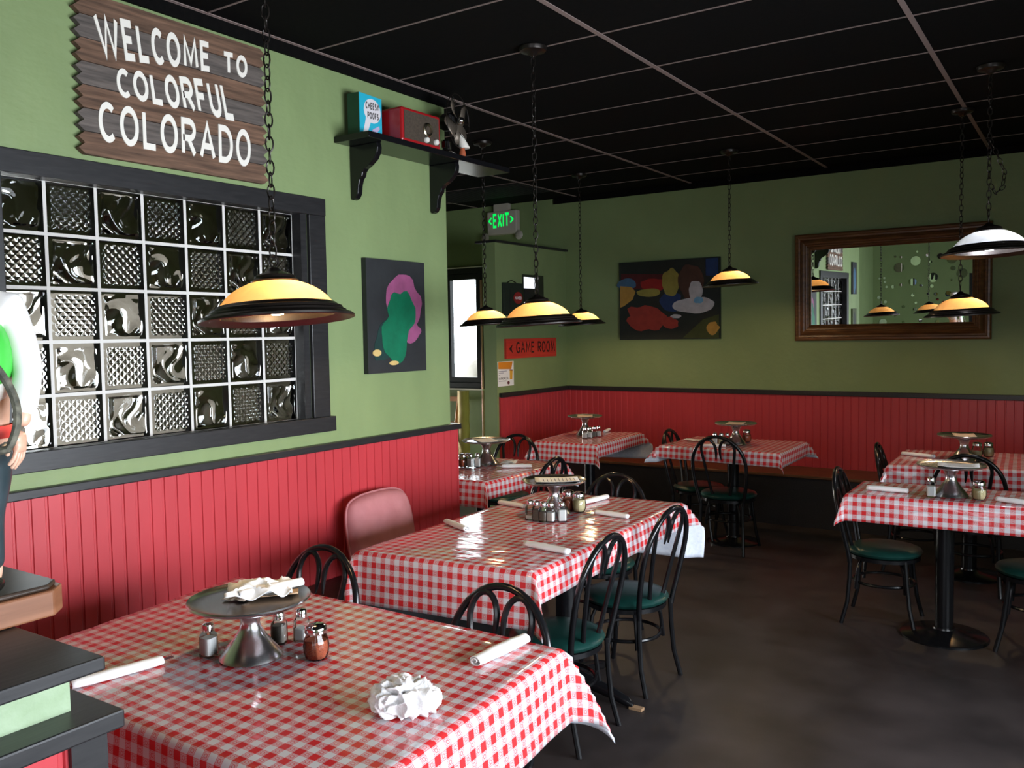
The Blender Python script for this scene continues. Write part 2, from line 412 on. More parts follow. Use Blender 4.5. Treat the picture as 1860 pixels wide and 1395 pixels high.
# right wall and rear wall with the shop windows that light the room
RX = 4.6
mb = MB(); wall_cells(mb, [-4.9, -2.6, 1.0, YB], [0, .65, 1.85, H], [(-2.6, 1.0, .65, 1.85)], lambda u, d, z: (d, u, z), RX, RX+.14)
struct(weld(mb.build('wall_right', M_green, smooth=False)), 'green right wall with the shop windows', 'wall')
mb = MB(); wall_cells(mb, [-.45, 1.3, 4.2, 4.75], [0, .7, 2.3, H], [(1.3, 4.2, .7, 2.3)], lambda u, d, z: (u, d, z), -4.9, -4.76)
wall_rear = struct(weld(mb.build('wall_rear', M_green, smooth=False)), 'green rear wall with scattered round mirrors', 'wall')
def window_frame(name, label, fn, u0, u1, z0, z1, nm, m, wd=.06, dp=.06):
    mb = MB()
    def bx(a, b_, c, d):
        vs = [fn(u, t, z) for z in (c, d) for t in (0, dp) for u in (a, b_)]
        mb.add(vs, [(0, 2, 3, 1), (4, 5, 7, 6), (0, 1, 5, 4), (2, 6, 7, 3), (0, 4, 6, 2), (1, 3, 7, 5)])
    bx(u0, u1, z0, z0+wd); bx(u0, u1, z1-wd, z1)
    for k in range(nm+1):
        c = lerp(u0+wd/2, u1-wd/2, k/nm); bx(c-wd/2, c+wd/2, z0+wd, z1-wd)
    return struct(mb.build(name, m, smooth=False), label, 'window')
window_frame('window_2', 'black framed shop window of the right wall', lambda u, d, z: (RX+.03+d, u, z), -2.6, 1.0, .65, 1.85, 4, M_black)
window_frame('window_3', 'black framed shop window of the rear wall', lambda u, d, z: (u, -4.86+d, z), 1.3, 4.2, .7, 2.3, 2, M_black)

# far side of the game room
mb = MB(); wall_cells(mb, [.98, 2.9, 4.3, YB+.14], [0, .4, 1.1, H], [(2.9, 4.3, .4, 1.1)], lambda u, d, z: (d, u, z), -4.5, -4.36)
struct(weld(mb.build('wall_far', M_green, smooth=False)), 'green far wall of the game room behind the left wall', 'wall')
M_vest = mottled('umber_plaster', (.26, .215, .16, 1), (.36, .31, .24, 1), 2.2, .7, .1)
mb = MB().box(-4.4, XW-.13, .9, .98, 0, H)
struct(mb.build('wall_cross', M_vest, smooth=False), 'green cross wall between game room and vestibule', 'wall')
# vestibule behind the glass blocks, with an open daylit window
mb = MB(); wall_cells(mb, [-2.6, -1.5, .42, .9], [0, .45, 1.9, H], [(-1.5, .42, .45, 1.9)], lambda u, d, z: (d, u, z), -1.8, -1.7)
struct(weld(mb.build('wall_vestibule', M_vest, smooth=False)), 'umber vestibule wall seen dimly through the glass blocks', 'wall')
mb = MB().box(-1.8, XW-.13, -2.7, -2.6, 0, H)
struct(mb.build('wall_entry', M_vest, smooth=False), 'umber end wall of the vestibule', 'wall')

mb = MB().box(-4.5, 4.75, -4.95, YB+.14, -.1, 0)
struct(mb.build('floor', M_floor, smooth=False), 'dark brown stained concrete floor', 'floor')
M_out = mottled('pale_ground', (.55, .53, .50, 1), (.72, .70, .66, 1), 2, .9, .1)
MBg = MB().box(-30, 20, YB+.2, 40, -.3, -.12); MBg.box(-30, -1.9, -20, YB+.2, -.3, -.12)
struct(MBg.build('ground', M_out, smooth=False), 'pale sunlit ground outside the windows', 'ground')

# ceiling with its grid
T = .6096; F = 1.2192
mb = MB().box(-4.5, 4.75, -4.95, YB+.14, H, H+.1)
ceiling = struct(mb.build('ceiling', M_tile, smooth=False), 'black suspended tile ceiling', 'ceiling')
for k, x in enumerate((-3*F+.0, -2*F, -F, 0, F, 2*F, 3*F)):
    y0 = -4.7 if x > -.1 else 1.0
    wd = .024
    MB().box(x-wd/2, x+wd/2, y0, YB-.02, H-.004, H+.0005).build('main_runner', M_tee, ceiling, smooth=False)
MB().box(XW, XW+.02, -2.4, 1.03, H-.005, H-.0005).build('wall_angle', M_tee, ceiling, smooth=False)
for k in range(-7, 8):
    x0 = .012 if k*T < 1.05 else -4.3
    MB().box(x0, 4.58, k*T-.0045, k*T+.0045, H-.003, H+.0005).build('cross_tee', M_tee, ceiling, smooth=False)
mb = MB().box(-2.42, -1.24, 3.68, 4.25, H-.008, H-.001)
for k in range(14): mb.box(-2.38, -1.28, 3.71+k*.038, 3.73+k*.038, H-.014, H-.008)
cv = mb.build('ceiling_vent', mat('vent_black', (.006, .006, .006, 1), .7), smooth=False)
tag(cv, 'dark louvred vent panel in the ceiling above the exit sign', 'vent')

# ---------------------------------------------------------------- glass block window
fd = XW-.055
mort = MB()
nC, nR = 7, 5
pw = (WY1-WY0)/nC; ph = (WZ1-WZ0)/nR; mo = .0065
for i in range(nC+1):
    y = WY0+i*pw; mort.box(fd-.075, fd-.004, max(WY0, y-mo), min(WY1, y+mo), WZ0, WZ1)
for j in range(nR+1):
    z = WZ0+j*ph; mort.box(fd-.074, fd-.0045, WY0, WY1, max(WZ0, z-mo), min(WZ1, z+mo))
win = struct(mort.build('window_1', M_mortar, smooth=False), 'glass block window in a black board frame on the left wall', 'window')
def frame_board(y0, y1, z0, z1, t=.022):
    return MB().box(XW, XW+t, y0, y1, z0, z1).build('frame_board', M_black, win, smooth=False, bevel=.003)
frame_board(-1.60, .05, 2.218, 2.302); frame_board(-1.62, .075, 1.165, 1.238, .03)
frame_board(-1.60, -1.478, 1.238, 2.218, .02); frame_board(-.06, .048, 1.238, 2.218, .02)
mb = MB().box(fd, XW+.001, WY1-.004, WY1+.034, WZ0, WZ1); mb.build('reveal', M_black, win, smooth=False)
MB().box(fd, XW+.001, WY0-.02, WY0+.008, WZ0, WZ1).build('reveal', M_black, win, smooth=False)
MB().box(fd, XW+.001, WY0, WY1, WZ0-.02, WZ0+.006).build('reveal', M_black, win, smooth=False)
MB().box(fd, XW+.001, WY0, WY1, WZ1-.006, WZ1+.02).build('reveal', M_black, win, smooth=False)
def block_mesh(kind, seed):
    n = 84 if kind == 'd' else 44; w_, h_ = pw-2*mo, ph-2*mo; mb = MB()
    def fhe(a, c):
        e = min(a, 1-a, c, 1-c)
        k = min(1, max(0, (e-.07)/.05)); k = k*k*(3-2*k)
        if kind == 'd':
            q = 6.0
            u, v = (a+c)*q, (a-c)*q
            return k*.0062*(1-2*max(abs((u % 1)-.5), abs((v % 1)-.5)))
        p = Vector((a*1.5+seed*7.1, c*1.5, seed*3.3))
        q = Vector((noise.noise(p), noise.noise(p+Vector((5, 2, 1))), 0))*1.1
        r = 1-abs(noise.noise(p*1.1+q+Vector((0, 0, 9))))*2
        return k*(.022*r+.006*noise.noise(p*2+q)-.008)
    vs = [(fhe(i/n, j/n), -w_/2+w_*i/n, -h_/2+h_*j/n) for j in range(n+1) for i in range(n+1)]
    mb.add(vs, [(j*(n+1)+i, j*(n+1)+i+1, (j+1)*(n+1)+i+1, (j+1)*(n+1)+i) for j in range(n) for i in range(n)])
    rim = [i for i in range(n+1)]+[j*(n+1)+n for j in range(1, n+1)]+[n*(n+1)+i for i in range(n-1, -1, -1)]+[j*(n+1) for j in range(n-1, 0, -1)]
    o = len(mb.v); mb.v += [(-.07, mb.v[i][1], mb.v[i][2]) for i in rim]; L = len(rim)
    fs = [(rim[k], rim[(k+1) % L], o+(k+1) % L, o+k) for k in range(L)]+[tuple(o+k for k in range(L))]
    mb.f += fs; mb.m += [0]*len(fs)
    ob = mb.build('glass_block', M_block, win, angle=60)
    return ob
protos = {('d', 0): block_mesh('d', 0)}
for sd in range(4): protos[('w', sd)] = block_mesh('w', sd+1)
used = set()
for i in range(nC):
    for j in range(nR):
        kd = ('w', (i*3+j) % 4) if (i+(nR-1-j)) % 2 == 0 else ('d', 0)
        p = protos[kd]
        o = p if kd not in used else p.copy()
        if kd in used: COL.objects.link(o)
        used.add(kd)
        o.location = (fd-.004, WY0+(i+.5)*pw, WZ0+(j+.5)*ph)

# ---------------------------------------------------------------- back-left window, outdoors
mb = MB()
fr = window_frame('window_4', 'black framed window in the game room, blown out by daylight', lambda u, d, z: (u, YB+.02+d, z), BX0, BX1, BZ0, BZ1, 3, M_black, .062, .06)
for k in range(3):
    a = lerp(BX0+.03, BX1-.03, k/3); c = lerp(BX0+.03, BX1-.03, (k+1)/3)
    MB().box(a+.03, c-.03, YB+.045, YB+.051, BZ0+.06, BZ1-.06).build('pane', M_glass, fr, smooth=False)
MB().box(BX0-.08, BX1+.06, YB-.015, YB+.02, BZ1, BZ1+.06).build('head_trim', M_black, fr, smooth=False)
MB().box(BX0-.08, BX1+.06, YB-.018, YB, BZ1+.06, BZ1+.072).build('top_edge', M_cream, fr, smooth=False)
MB().box(BX1, BX1+.06, YB-.015, YB+.02, BZ0-.05, BZ1).build('side_trim', M_black, fr, smooth=False)
MB().box(BX0-.08, BX1+.06, YB-.015, YB+.02, BZ0-.06, BZ0).build('bottom_trim', M_black, fr, smooth=False)
MB().box(BX0-.08, BX1+.06, YB-.05, YB, BZ0-.075, BZ0-.06).build('sill', M_cream, fr, smooth=False)
def rock(name, label, c, r, seed):
    bm = bmesh.new(); bmesh.ops.create_icosphere(bm, subdivisions=4, radius=1)
    for v in bm.verts:
        p = v.co.copy(); d = 1+.35*noise.noise(p*1.1+Vector((seed, 0, 0)))+.12*noise.noise(p*3+Vector((0, seed, 0)))
        v.co = Vector((p.x*r[0]*d, p.y*r[1]*d, p.z*r[2]*d))
    me = D.meshes.new(name); bm.to_mesh(me); bm.free(); me.materials.append(M_rock)
    for f in me.polygons: f.use_smooth = True
    o = D.objects.new(name, me); COL.objects.link(o); o.location = c
    return tag(o, label, 'boulder')
M_rock = mottled('pale_rock', (.42, .36, .31, 1), (.62, .56, .50, 1), 3, .9, .5, .02)
rock('boulder', 'large pale boulder outside the game room window', (-5.0, 8.3, .55), (.62, .6, .75), 2)

# ================================================================ tables and cloths
def drape(name, label, cs, z, drops, ears, uv0=(0, 0), group='gingham tablecloths'):
    """cs: near-left, near-right, far-right, far-left corners of the table; drops: near, right, far, left"""
    c = [Vector((p[0], p[1], 0)) for p in cs]
    Lx = ((c[1]-c[0]).length+(c[2]-c[3]).length)/2; Ly = ((c[3]-c[0]).length+(c[2]-c[1]).length)/2
    dn, dr, df, dl = drops
    st = .022
    def axis(lo, L, hi):
        a = [-lo*(1-i/max(1, round(lo/st))) for i in range(round(lo/st))] if lo > 0 else []
        nn = max(2, round(L/.03)); a += [L*i/nn for i in range(nn+1)]
        nh = round(hi/st)
        a += [L+hi*(i+1)/nh for i in range(nh)] if hi > 0 else []
        return a
    U = axis(dl, Lx, dr); V = axis(dn, Ly, df)
    def base(s, t): return c[0].lerp(c[1], s).lerp(c[3].lerp(c[2], s), t)
    R = .012
    def fall(d, lean):
        q = R*PI/2
        if d < q: a = d/R; return R*math.sin(a), -R*(1-math.cos(a))
        e = d-q; return R+e*math.sin(lean), -R-e*math.cos(lean)
    sd = hash(label) % 97 if False else sum(map(ord, label)) % 97
    vs = []; uvs = []
    nx = {(0, -1): (c[0]-c[3]).normalized(), (0, 1): (c[3]-c[0]).normalized(), (1, 0): (c[1]-c[0]).normalized(), (-1, 0): (c[0]-c[1]).normalized()}
    def perp(e, ref):
        n_ = Vector((e.y, -e.x, 0)).normalized()
        return n_ if n_.dot(ref) > 0 else -n_
    NN = perp(c[1]-c[0], nx[(0, -1)]); NF = perp(c[2]-c[3], nx[(0, 1)]); NR = perp(c[2]-c[1], nx[(1, 0)]); NL = perp(c[3]-c[0], nx[(-1, 0)])
    lean0 = math.radians(5)
    for v in V:
        for u in U:
            cu, cv_ = min(max(u, 0), Lx), min(max(v, 0), Ly)
            P = base(cu/Lx, cv_/Ly); ou, ov = u-cu, v-cv_
            uvs.append((u+uv0[0], v+uv0[1]))
            if ou == 0 and ov == 0:
                zz = z+.0016*noise.noise(Vector((u*5+sd, v*11, 0)))
                vs.append((P.x, P.y, zz)); continue
            nu = NR if ou > 0 else NL; nv = NF if ov > 0 else NN
            if ov == 0 or ou == 0:
                nn = nu if ov == 0 else nv; d = abs(ou)+abs(ov); along = v if ov == 0 else u
                L_ = Ly if ov == 0 else Lx
                k = min(along, L_-along)/L_; k = min(1, k*8)
                lean = lean0+k*math.radians(4.5)*noise.noise(Vector((along*4.5+sd, 3.1*(ov == 0), 1.7)))
                o_, dz = fall(d, lean)
                p = P+nn*o_; vs.append((p.x, p.y, z+dz)); continue
            ci = {(-1, -1): 0, (1, -1): 1, (1, 1): 2, (-1, 1): 3}[(1 if ou > 0 else -1, 1 if ov > 0 else -1)]
            peak, swing = ears[ci]
            r_ = math.hypot(ou, ov); th = math.atan2(abs(ov), abs(ou))/(PI/2); x = 2*th-1
            kk = (1-abs(x)); kk = kk*kk*(3-2*kk)*.5+kk*.5
            phi = lean0+(math.radians(peak)-lean0)*kk
            az = PI/4+PI/4*math.copysign(abs(x)**2.2, x)+math.radians(swing)*kk
            hdir = nu*math.cos(az)+nv*math.sin(az)
            droop = .18*kk*(r_/.3)
            phi = phi*(1-droop)
            p = P+hdir*(math.sin(phi)*r_+R*min(1, r_/.03)); vs.append((p.x, p.y, z-math.cos(phi)*r_+.004*min(1, r_/.03)))
    nu_ = len(U)
    fs = [(j*nu_+i, j*nu_+i+1, (j+1)*nu_+i+1, (j+1)*nu_+i) for j in range(len(V)-1) for i in range(nu_-1)]
    me = D.meshes.new(name); me.from_pydata(vs, [], fs)
    me.materials.append(M_gingham); me.materials.append(M_flannel)
    ul = me.uv_layers.new(name='UVMap')
    for lp in me.loops: ul.data[lp.index].uv = uvs[lp.vertex_index]
    for f in me.polygons: f.use_smooth = True
    o = D.objects.new(name, me); COL.objects.link(o)
    sm = o.modifiers.new('thickness', 'SOLIDIFY'); sm.thickness = .0022; sm.offset = -1; sm.material_offset = 1; sm.material_offset_rim = 1
    return tag(o, label, 'tablecloth', group)
def table(label, cs, base, ztop=.757, kind='disc', ang=0., pole=.045, br=.20):
    cx, cy = base
    t = thing('dining_table', label, 'table', (cx, cy, 0), 0, 'pedestal dining tables')
    q = [(p[0]-cx, p[1]-cy) for p in cs]
    mx_, my_ = sum(p[0] for p in q)/4, sum(p[1] for p in q)/4
    q = [(mx_+(p[0]-mx_)*.985, my_+(p[1]-my_)*.985) for p in q]
    MB().prism(q, lambda a, b_, d: (a, b_, d), ztop-.032, ztop-.004).build('tabletop', M_brownwood, t, smooth=False)
    MB().lathe([(pole, .02), (pole, ztop-.05), (pole*2.6, ztop-.045), (pole*2.6, ztop-.033)], 24, capb=True, capt=True).build('pedestal', M_blackgloss, t)
    if kind == 'disc':
        MB().lathe([(.01, 0), (br, 0), (br, .008), (br*.96, .014), (br*.4, .03), (pole*1.25, .042), (pole*1.2, .05)], 48, capb=True, capt=True).build('base', M_blackgloss, t)
    else:
        mb = MB()
        for k in range(4):
            a = ang+k*PI/2; d = Vector((math.cos(a), math.sin(a), 0))
            pts = [d*.02+Vector((0, 0, .085)), d*.12+Vector((0, 0, .07)), d*.24+Vector((0, 0, .045)), d*.31+Vector((0, 0, .026)), d*.335+Vector((0, 0, .012))]
            mb.tube(pts, [.036, .032, .026, .022, .011], 10)
        mb.lathe([(.055, .04), (.06, .09), (pole, .13)], 20, capb=True, capt=True)
        mb.build('base', M_blackgloss, t)
    return t
ZT = .76
T1 = [(.655, -1.91), (2.0, -1.91), (1.935, -1.01), (.55, -.985)]
T2 = [(.66, -.475), (1.455, -.395), (1.41, 1.09), (.605, 1.03)]
TA = [(-.55, 1.10), (.165, 1.12), (.18, 2.02), (-.50, 1.98)]
TBC = [(-.63, 2.94), (-.07, 2.94), (-.125, 3.86), (-.71, 3.75)]
TBM = [(.37, 3.15), (1.31, 3.075), (1.295, 3.83), (.40, 3.81)]
TRB = [(2.06, 2.86), (2.98, 3.02), (2.93, 3.83), (2.03, 3.69)]
TR = [(2.065, 1.725), (3.0, 1.755), (3.0, 2.22), (2.06, 2.19)]
table('pedestal table in the foreground, under the cloth with the crumpled towel', T1, (1.30, -1.45), kind='cross', ang=.3)
table('pedestal table on a cross foot beside the mauve cushion', T2, (1.17, .33), kind='cross', ang=-.05, pole=.05)
table('pedestal table at the open end of the left wall', TA, (-.17, 1.56))
table('pedestal table in the back corner by the partition wall', TBC, (-.36, 3.36))
table('pedestal table below the wide painting on the back wall', TBM, (.84, 3.46))
table('pedestal table against the back wall under the mirror', TRB, (2.48, 3.32))
table('pedestal table on a round base at the right edge of the photo', TR, (2.505, 1.985), br=.215)
drape('tablecloth', 'red gingham cloth on the foreground table with the crumpled towel', T1, ZT, (.25, .205, .225, .18), [(30, 0), (32, 0), (31, -10), (30, 0)])
drape('tablecloth', 'red gingham cloth on the long table beside the mauve cushion', T2, ZT, (.215, .125, .30, .06), [(34, 0), (24, -10), (44, 0), (36, 0)], (.01, .02))
drape('tablecloth', 'red gingham cloth on the small table at the end of the left wall', TA, ZT, (.16, .11, .16, .12), [(30, 0), (25, 0), (36, 0), (30, 0)], (.02, .01))
drape('tablecloth', 'red gingham cloth on the corner table by the partition', TBC, ZT, (.16, .11, .24, .10), [(34, 0), (26, 0), (48, 0), (30, 0)], (.02, .013))
drape('tablecloth', 'red gingham cloth on the table below the wide painting', TBM, ZT, (.105, .11, .13, .14), [(48, 0), (24, 0), (38, 0), (38, 0)], (0, .005))
drape('tablecloth', 'red gingham cloth on the table against the back wall under the mirror', TRB, ZT, (.13, .12, .12, .12), [(30, 0), (30, 0), (30, 0), (30, 0)], (.015, 0))
drape('tablecloth', 'red gingham cloth on the table at the right edge, over a round base', TR, ZT, (.145, .12, .12, .11), [(24, 0), (30, 0), (30, 0), (30, 0)], (.01, .02))
mb = MB().prism([(0, 0), (.06, 0), (.06, .03), (0, .03)], lambda a, b_, d: (1.49+a, .30+b_, d), 0, .012)
tag(mb.build('wooden_shim', mat('pale_cardboard', (.36, .22, .12, 1), .8), smooth=False), 'small tan wedge on the floor beside the cross foot of the long table', 'wedge')

# benches
def bench(label, x0, x1, y0, y1, seat, name='bench'):
    t = thing(name, label, 'bench', ((x0+x1)/2, (y0+y1)/2, 0), 0)
    cx, cy = (x0+x1)/2, (y0+y1)/2
    MB().box(x0-cx, x1-cx, y0-cy, y1-cy, .0, .405).build('base', M_black, t, smooth=False)
    MB().box(x0-cx-.01*(x0 > 0), x1-cx+.012, y0-cy-.012, y1-cy, .405, .43).build('seat', seat, t, smooth=False, bevel=.006)
    return t
bench('long bench with brown wooden seat along the back wall', -1.32, 4.5, 4.22, YB-.02, M_brownwood)
bench('black bench along the left wall beside the mauve cushion', 0.0, .46, -2.15, .98, M_black)

# ================================================================ chairs (seat faces local +Y)
def make_chair():
    t = thing('bentwood_chair', '', 'chair', (0, 0, 0), 0, 'black metal ice cream parlour chairs')
    M_ch = M_blackgloss
    MB().lathe([(.01, .378), (.175, .378), (.192, .388), (.198, .40), (.190, .412), (.16, .421), (.09, .426), (.01, .427)], 40, capb=True, capt=True).build('seat', M_green_vinyl, t)
    MB().lathe([(.165, .358), (.186, .358), (.186, .378), (.165, .378), (.165, .358)], 40).build('seat_ring', M_ch, t)
    def lean(z): return -.155-.10*(max(0, z-.36)/.48)**1.15
    pts = []
    for s_ in (1, -1):
        side = []
        for i in range(9):
            q = i/8; z = .345+q*.275; side.append((s_*(.152+.040*math.sin(q*PI/2)), lean(z), z))
        arc = [(s_*.192*math.cos(a), lean(.62+.215*math.sin(a)), .62+.215*math.sin(a)) for a in [PI/2*k/10 for k in range(1, 11)]]
        pts = side+arc if s_ == 1 else pts+list(reversed(side+arc[:-1]))
    MB().tube(pts, .0125, 10).build('back_hoop', M_ch, t)
    for s_ in (1, -1):
        p = []
        for i in range(9):
            q = i/8; z = .40+q*.335; p.append((s_*(.058+.062*q**.8), lean(z)+.004, z))
        for k in range(1, 13):
            a = PI*k/12*1.02; z = .735+.077*math.sin(a)
            p.append((s_*(.067+.053*math.cos(a)), lean(z)+.004, z))
        for q, (dx, z) in enumerate(((.0145, .71), (.016, .69), (.019, .668))): p.append((s_*dx, lean(z)+.004, z))
        n_ = len(p); rr = [.0105]*(n_-4)+[.010, .009, .007, .004]
        MB().tube(p, rr, 8).build('back_scroll', M_ch, t)
    for sx_ in (1, -1):
        for sy_ in (1, -1):
            if sy_ == 1: q = [(sx_*.125, .125, .37), (sx_*.135, .135, .25), (sx_*.15, .15, .12), (sx_*.168, .178, 0)]
            else: q = [(sx_*.150, -.152, .37), (sx_*.152, -.155, .25), (sx_*.158, -.165, .12), (sx_*.168, -.195, 0)]
            lg = MB().tube(q, .0115, 8).build('leg', M_ch, t)
            d = Vector((q[0][0], q[0][1], 0)).normalized()
            br = [d*.05+Vector((0, 0, .364)), d*.10+Vector((0, 0, .362)), d*.145+Vector((0, 0, .345)), d*.165+Vector((0, 0, .30)), d*.172+Vector((0, 0, .24)), d*.178+Vector((0, 0, .19))]
            MB().tube(br, .0095, 7).build('brace', M_ch, lg)
    MB().tube([(.158*math.cos(2*PI*k/32), .158*math.sin(2*PI*k/32)*1.0, .225) for k in range(32)], .0085, 7, closed=True).build('foot_ring', M_ch, t)
    return t
chair0 = make_chair(); first = [True]
def chair(label, x, y, face, tilt=0):
    """face: direction the sitter looks at, degrees from +X"""
    rz = math.radians(face-90)
    if first[0]:
        first[0] = False; chair0.location = (x, y, 0); chair0.rotation_euler = (0, 0, rz); chair0['label'] = label; return chair0
    return dup(chair0, label, (x, y, 0), rz)
chair('black chair behind the foreground table, nearest the red wall', .735, -.975, -90)
chair('black chair at the far right corner of the foreground table', 1.60, -1.06, -92)
chair('nearer of two black chairs along the right side of the long table', 1.33, -.03, 180)
chair('farther of two black chairs along the right side of the long table', 1.325, .62, 176)
chair('dark chair at the far end of the long table, before the black bench', .94, 1.06, -88)
chair('black chair on the right side of the small table at the wall end', .045, 1.71, 180)
chair('black chair before the red partition, behind the wall end table', -.60, 2.43, -84)
chair('black chair on the left side of the table below the painting', .545, 3.50, 0)
chair('black chair with its back to the camera at the table below the painting', .885, 3.235, 91).scale = (1.04, 1.04, 1.04)
chair('black chair at the left end of the table on the round base', 2.185, 2.10, 2)
chair('black chair seen edge on, left of the table under the mirror', 2.16, 3.34, 4)
chair('black chair between the two right tables, its hoop behind a pizza stand', 2.525, 3.045, 90).scale = (1.03, 1.03, 1.03)
chair('dark chair cut off by the right edge of the photo', 2.93, 2.03, 180)

# ================================================================ table ware
def make_stand():
    t = thing('pizza_stand', '', 'stand', (0, 0, 0), 0, 'steel pedestal pizza stands')
    MB().lathe([(.010, 0), (.082, 0), (.084, .004), (.080, .012), (.066, .030), (.046, .055), (.030, .080), (.026, .096), (.027, .110), (.036, .130), (.050, .148), (.054, .152)], 48, capb=True, capt=True).build('foot', M_steel, t)
    MB().lathe([(.001, .153), (.12, .152), (.150, .153), (.160, .158), (.163, .163), (.161, .167), (.156, .165), (.148, .159), (.12, .1575), (.001, .158)], 64, capb=True, capt=True).build('plate', M_steel, t)
    return t
stand0 = make_stand(); sf = [True]
def stand(label, x, y, s=1.0):
    if sf[0]: sf[0] = False; o = stand0; o['label'] = label; o.location = (x, y, ZT+.002)
    else: o = dup(stand0, label, (x, y, ZT+.002))
    o.scale = (s, s, 1)
    return o
def shaker(label, x, y, fill, rz=.3, level=.045, s=1.0):
    k = ('shaker', fill.name, level)
    if k in MATS: return dup(MATS[k], label, (x, y, ZT+.002), rz, s)
    t = thing('salt_shaker' if fill is M_salt else 'pepper_shaker', label, 'shaker', (x, y, ZT+.002), rz, 'square glass shakers')
    t.scale = (s,)*3
    def sq(h, z, ch=.25): return [(a*h, b_*h, z) for a, b_ in ((1, ch-1), (1, 1-ch), (1-ch, 1), (ch-1, 1), (-1, 1-ch), (-1, ch-1), (ch-1, -1), (1-ch, -1))]
    def stack(rings, mi=0):
        mb = MB(); vs = [p for r_ in rings for p in r_]; N = len(rings)
        fs = [(i*8+j, i*8+(j+1) % 8, (i+1)*8+(j+1) % 8, (i+1)*8+j) for i in range(N-1) for j in range(8)]+[tuple(range(7, -1, -1)), tuple((N-1)*8+j for j in range(8))]
        return mb.add(vs, fs)
    stack([sq(.019, 0), sq(.020, .004), sq(.0195, .050), sq(.0185, .060), sq(.014, .068, .4), sq(.0135, .074, .45)]).build('body', M_glass, t, angle=30)
    stack([sq(.0172, .006), sq(.0168, level)]).build('contents', fill, t, angle=30)
    MB().lathe([(.0155, .070), (.0165, .071), (.0165, .083), (.0145, .089), (.008, .0925), (.001, .093)], 24, capb=True, capt=True).build('lid', M_chrome, t)
    MATS[k] = t
    return t
def jar(label, x, y, fill, level=.05, s=1.0):
    k = ('jar', fill.name, level)
    if k in MATS: return dup(MATS[k], label, (x, y, ZT+.002), .2, s)
    t = thing('shaker_jar', label, 'jar', (x, y, ZT+.002), 0, 'round glass shaker jars')
    t.scale = (s,)*3
    def fl(prof, n=48, amp=.02):
        mb = MB().lathe(prof, n, capb=True, capt=True)
        vs = []
        for i, p in enumerate(mb.v):
            a = 2*PI*(i % n)/n; f = 1+amp*math.cos(12*a+p[2]*40); vs.append((p[0]*f, p[1]*f, p[2]))
        mb.v = vs; return mb
    fl([(.024, 0), (.029, .004), (.0335, .02), (.0345, .038), (.032, .054), (.027, .066), (.026, .076)]).build('body', M_glass, t)
    fl([(.024, .004), (.030, .02), (.031, .036), (.0295, level)], amp=.0).build('contents', fill, t)
    MB().lathe([(.0275, .072), (.030, .073), (.030, .086), (.028, .091), (.018, .097), (.001, .099)], 32, capb=True, capt=True).build('lid', M_chrome, t)
    MATS[k] = t
    return t
def rollup(label, a, b_, r=.014, fork=True, zoff=0., mats=None, flip=False):
    """paper napkin rolled round cutlery, from a to b"""
    A = Vector((a[0], a[1], ZT+zoff+.002)); B = Vector((b_[0], b_[1], ZT+zoff+.002)); L = (B-A).length; d = (B-A)
    rz = math.atan2(d.y, d.x)
    t = thing('napkin_roll', label, 'napkin', A, rz, 'rolled napkins with cutlery')
    n = 20; N = 16; vs = []
    sd = random.random()*9
    for i in range(N+1):
        q = i/N
        for k in range(n):
            an = 2*PI*k/n
            rr = r*(1.0+.18*math.sin(q*PI))*(1+.12*noise.noise(Vector((q*6+sd, math.cos(an)*1.2, math.sin(an)*1.2))))
            z = math.sin(an)*rr*.78
            vs.append((q*L, math.cos(an)*rr*1.15, max(0, z+r*.80)))
    mb = MB().add(vs, [(i*n+k, i*n+(k+1) % n, (i+1)*n+(k+1) % n, (i+1)*n+k) for i in range(N) for k in range(n)])
    # the inner turn of the open end
    vs = []
    for k in range(14):
        an = -.5+k*.42; rr = r*(.82-.045*k)
        for q in (-.002, .05): vs.append((q, math.cos(an)*rr, math.sin(an)*rr*.75+r*.82))
    mb.add(vs, [(2*k, 2*k+1, 2*k+3, 2*k+2) for k in range(13)])
    mb.add([(L-.004, math.cos(2*PI*k/n)*r*1.0, math.sin(2*PI*k/n)*r*.7+r*.8) for k in range(n)], [tuple(range(n))])
    o = mb.build('napkin', mats or M_paper, t)
    sm = o.modifiers.new('thickness', 'SOLIDIFY'); sm.thickness = .0012
    if fork:
        mb = MB(); mb.tube([(L*.5, 0, r*.7), (L+.004, 0, r*.8)], .0035, 6)
        for k in range(4):
            y = (k-1.5)*.0042; mb.tube([(L+.004, y, r*.8), (L+.030, y, r*.9)], .0012, 5)
        mb.box(L-.004, L+.006, -.0078, .0078, r*.72, r*.88)
        mb.build('fork', M_chrome, t)
    return t
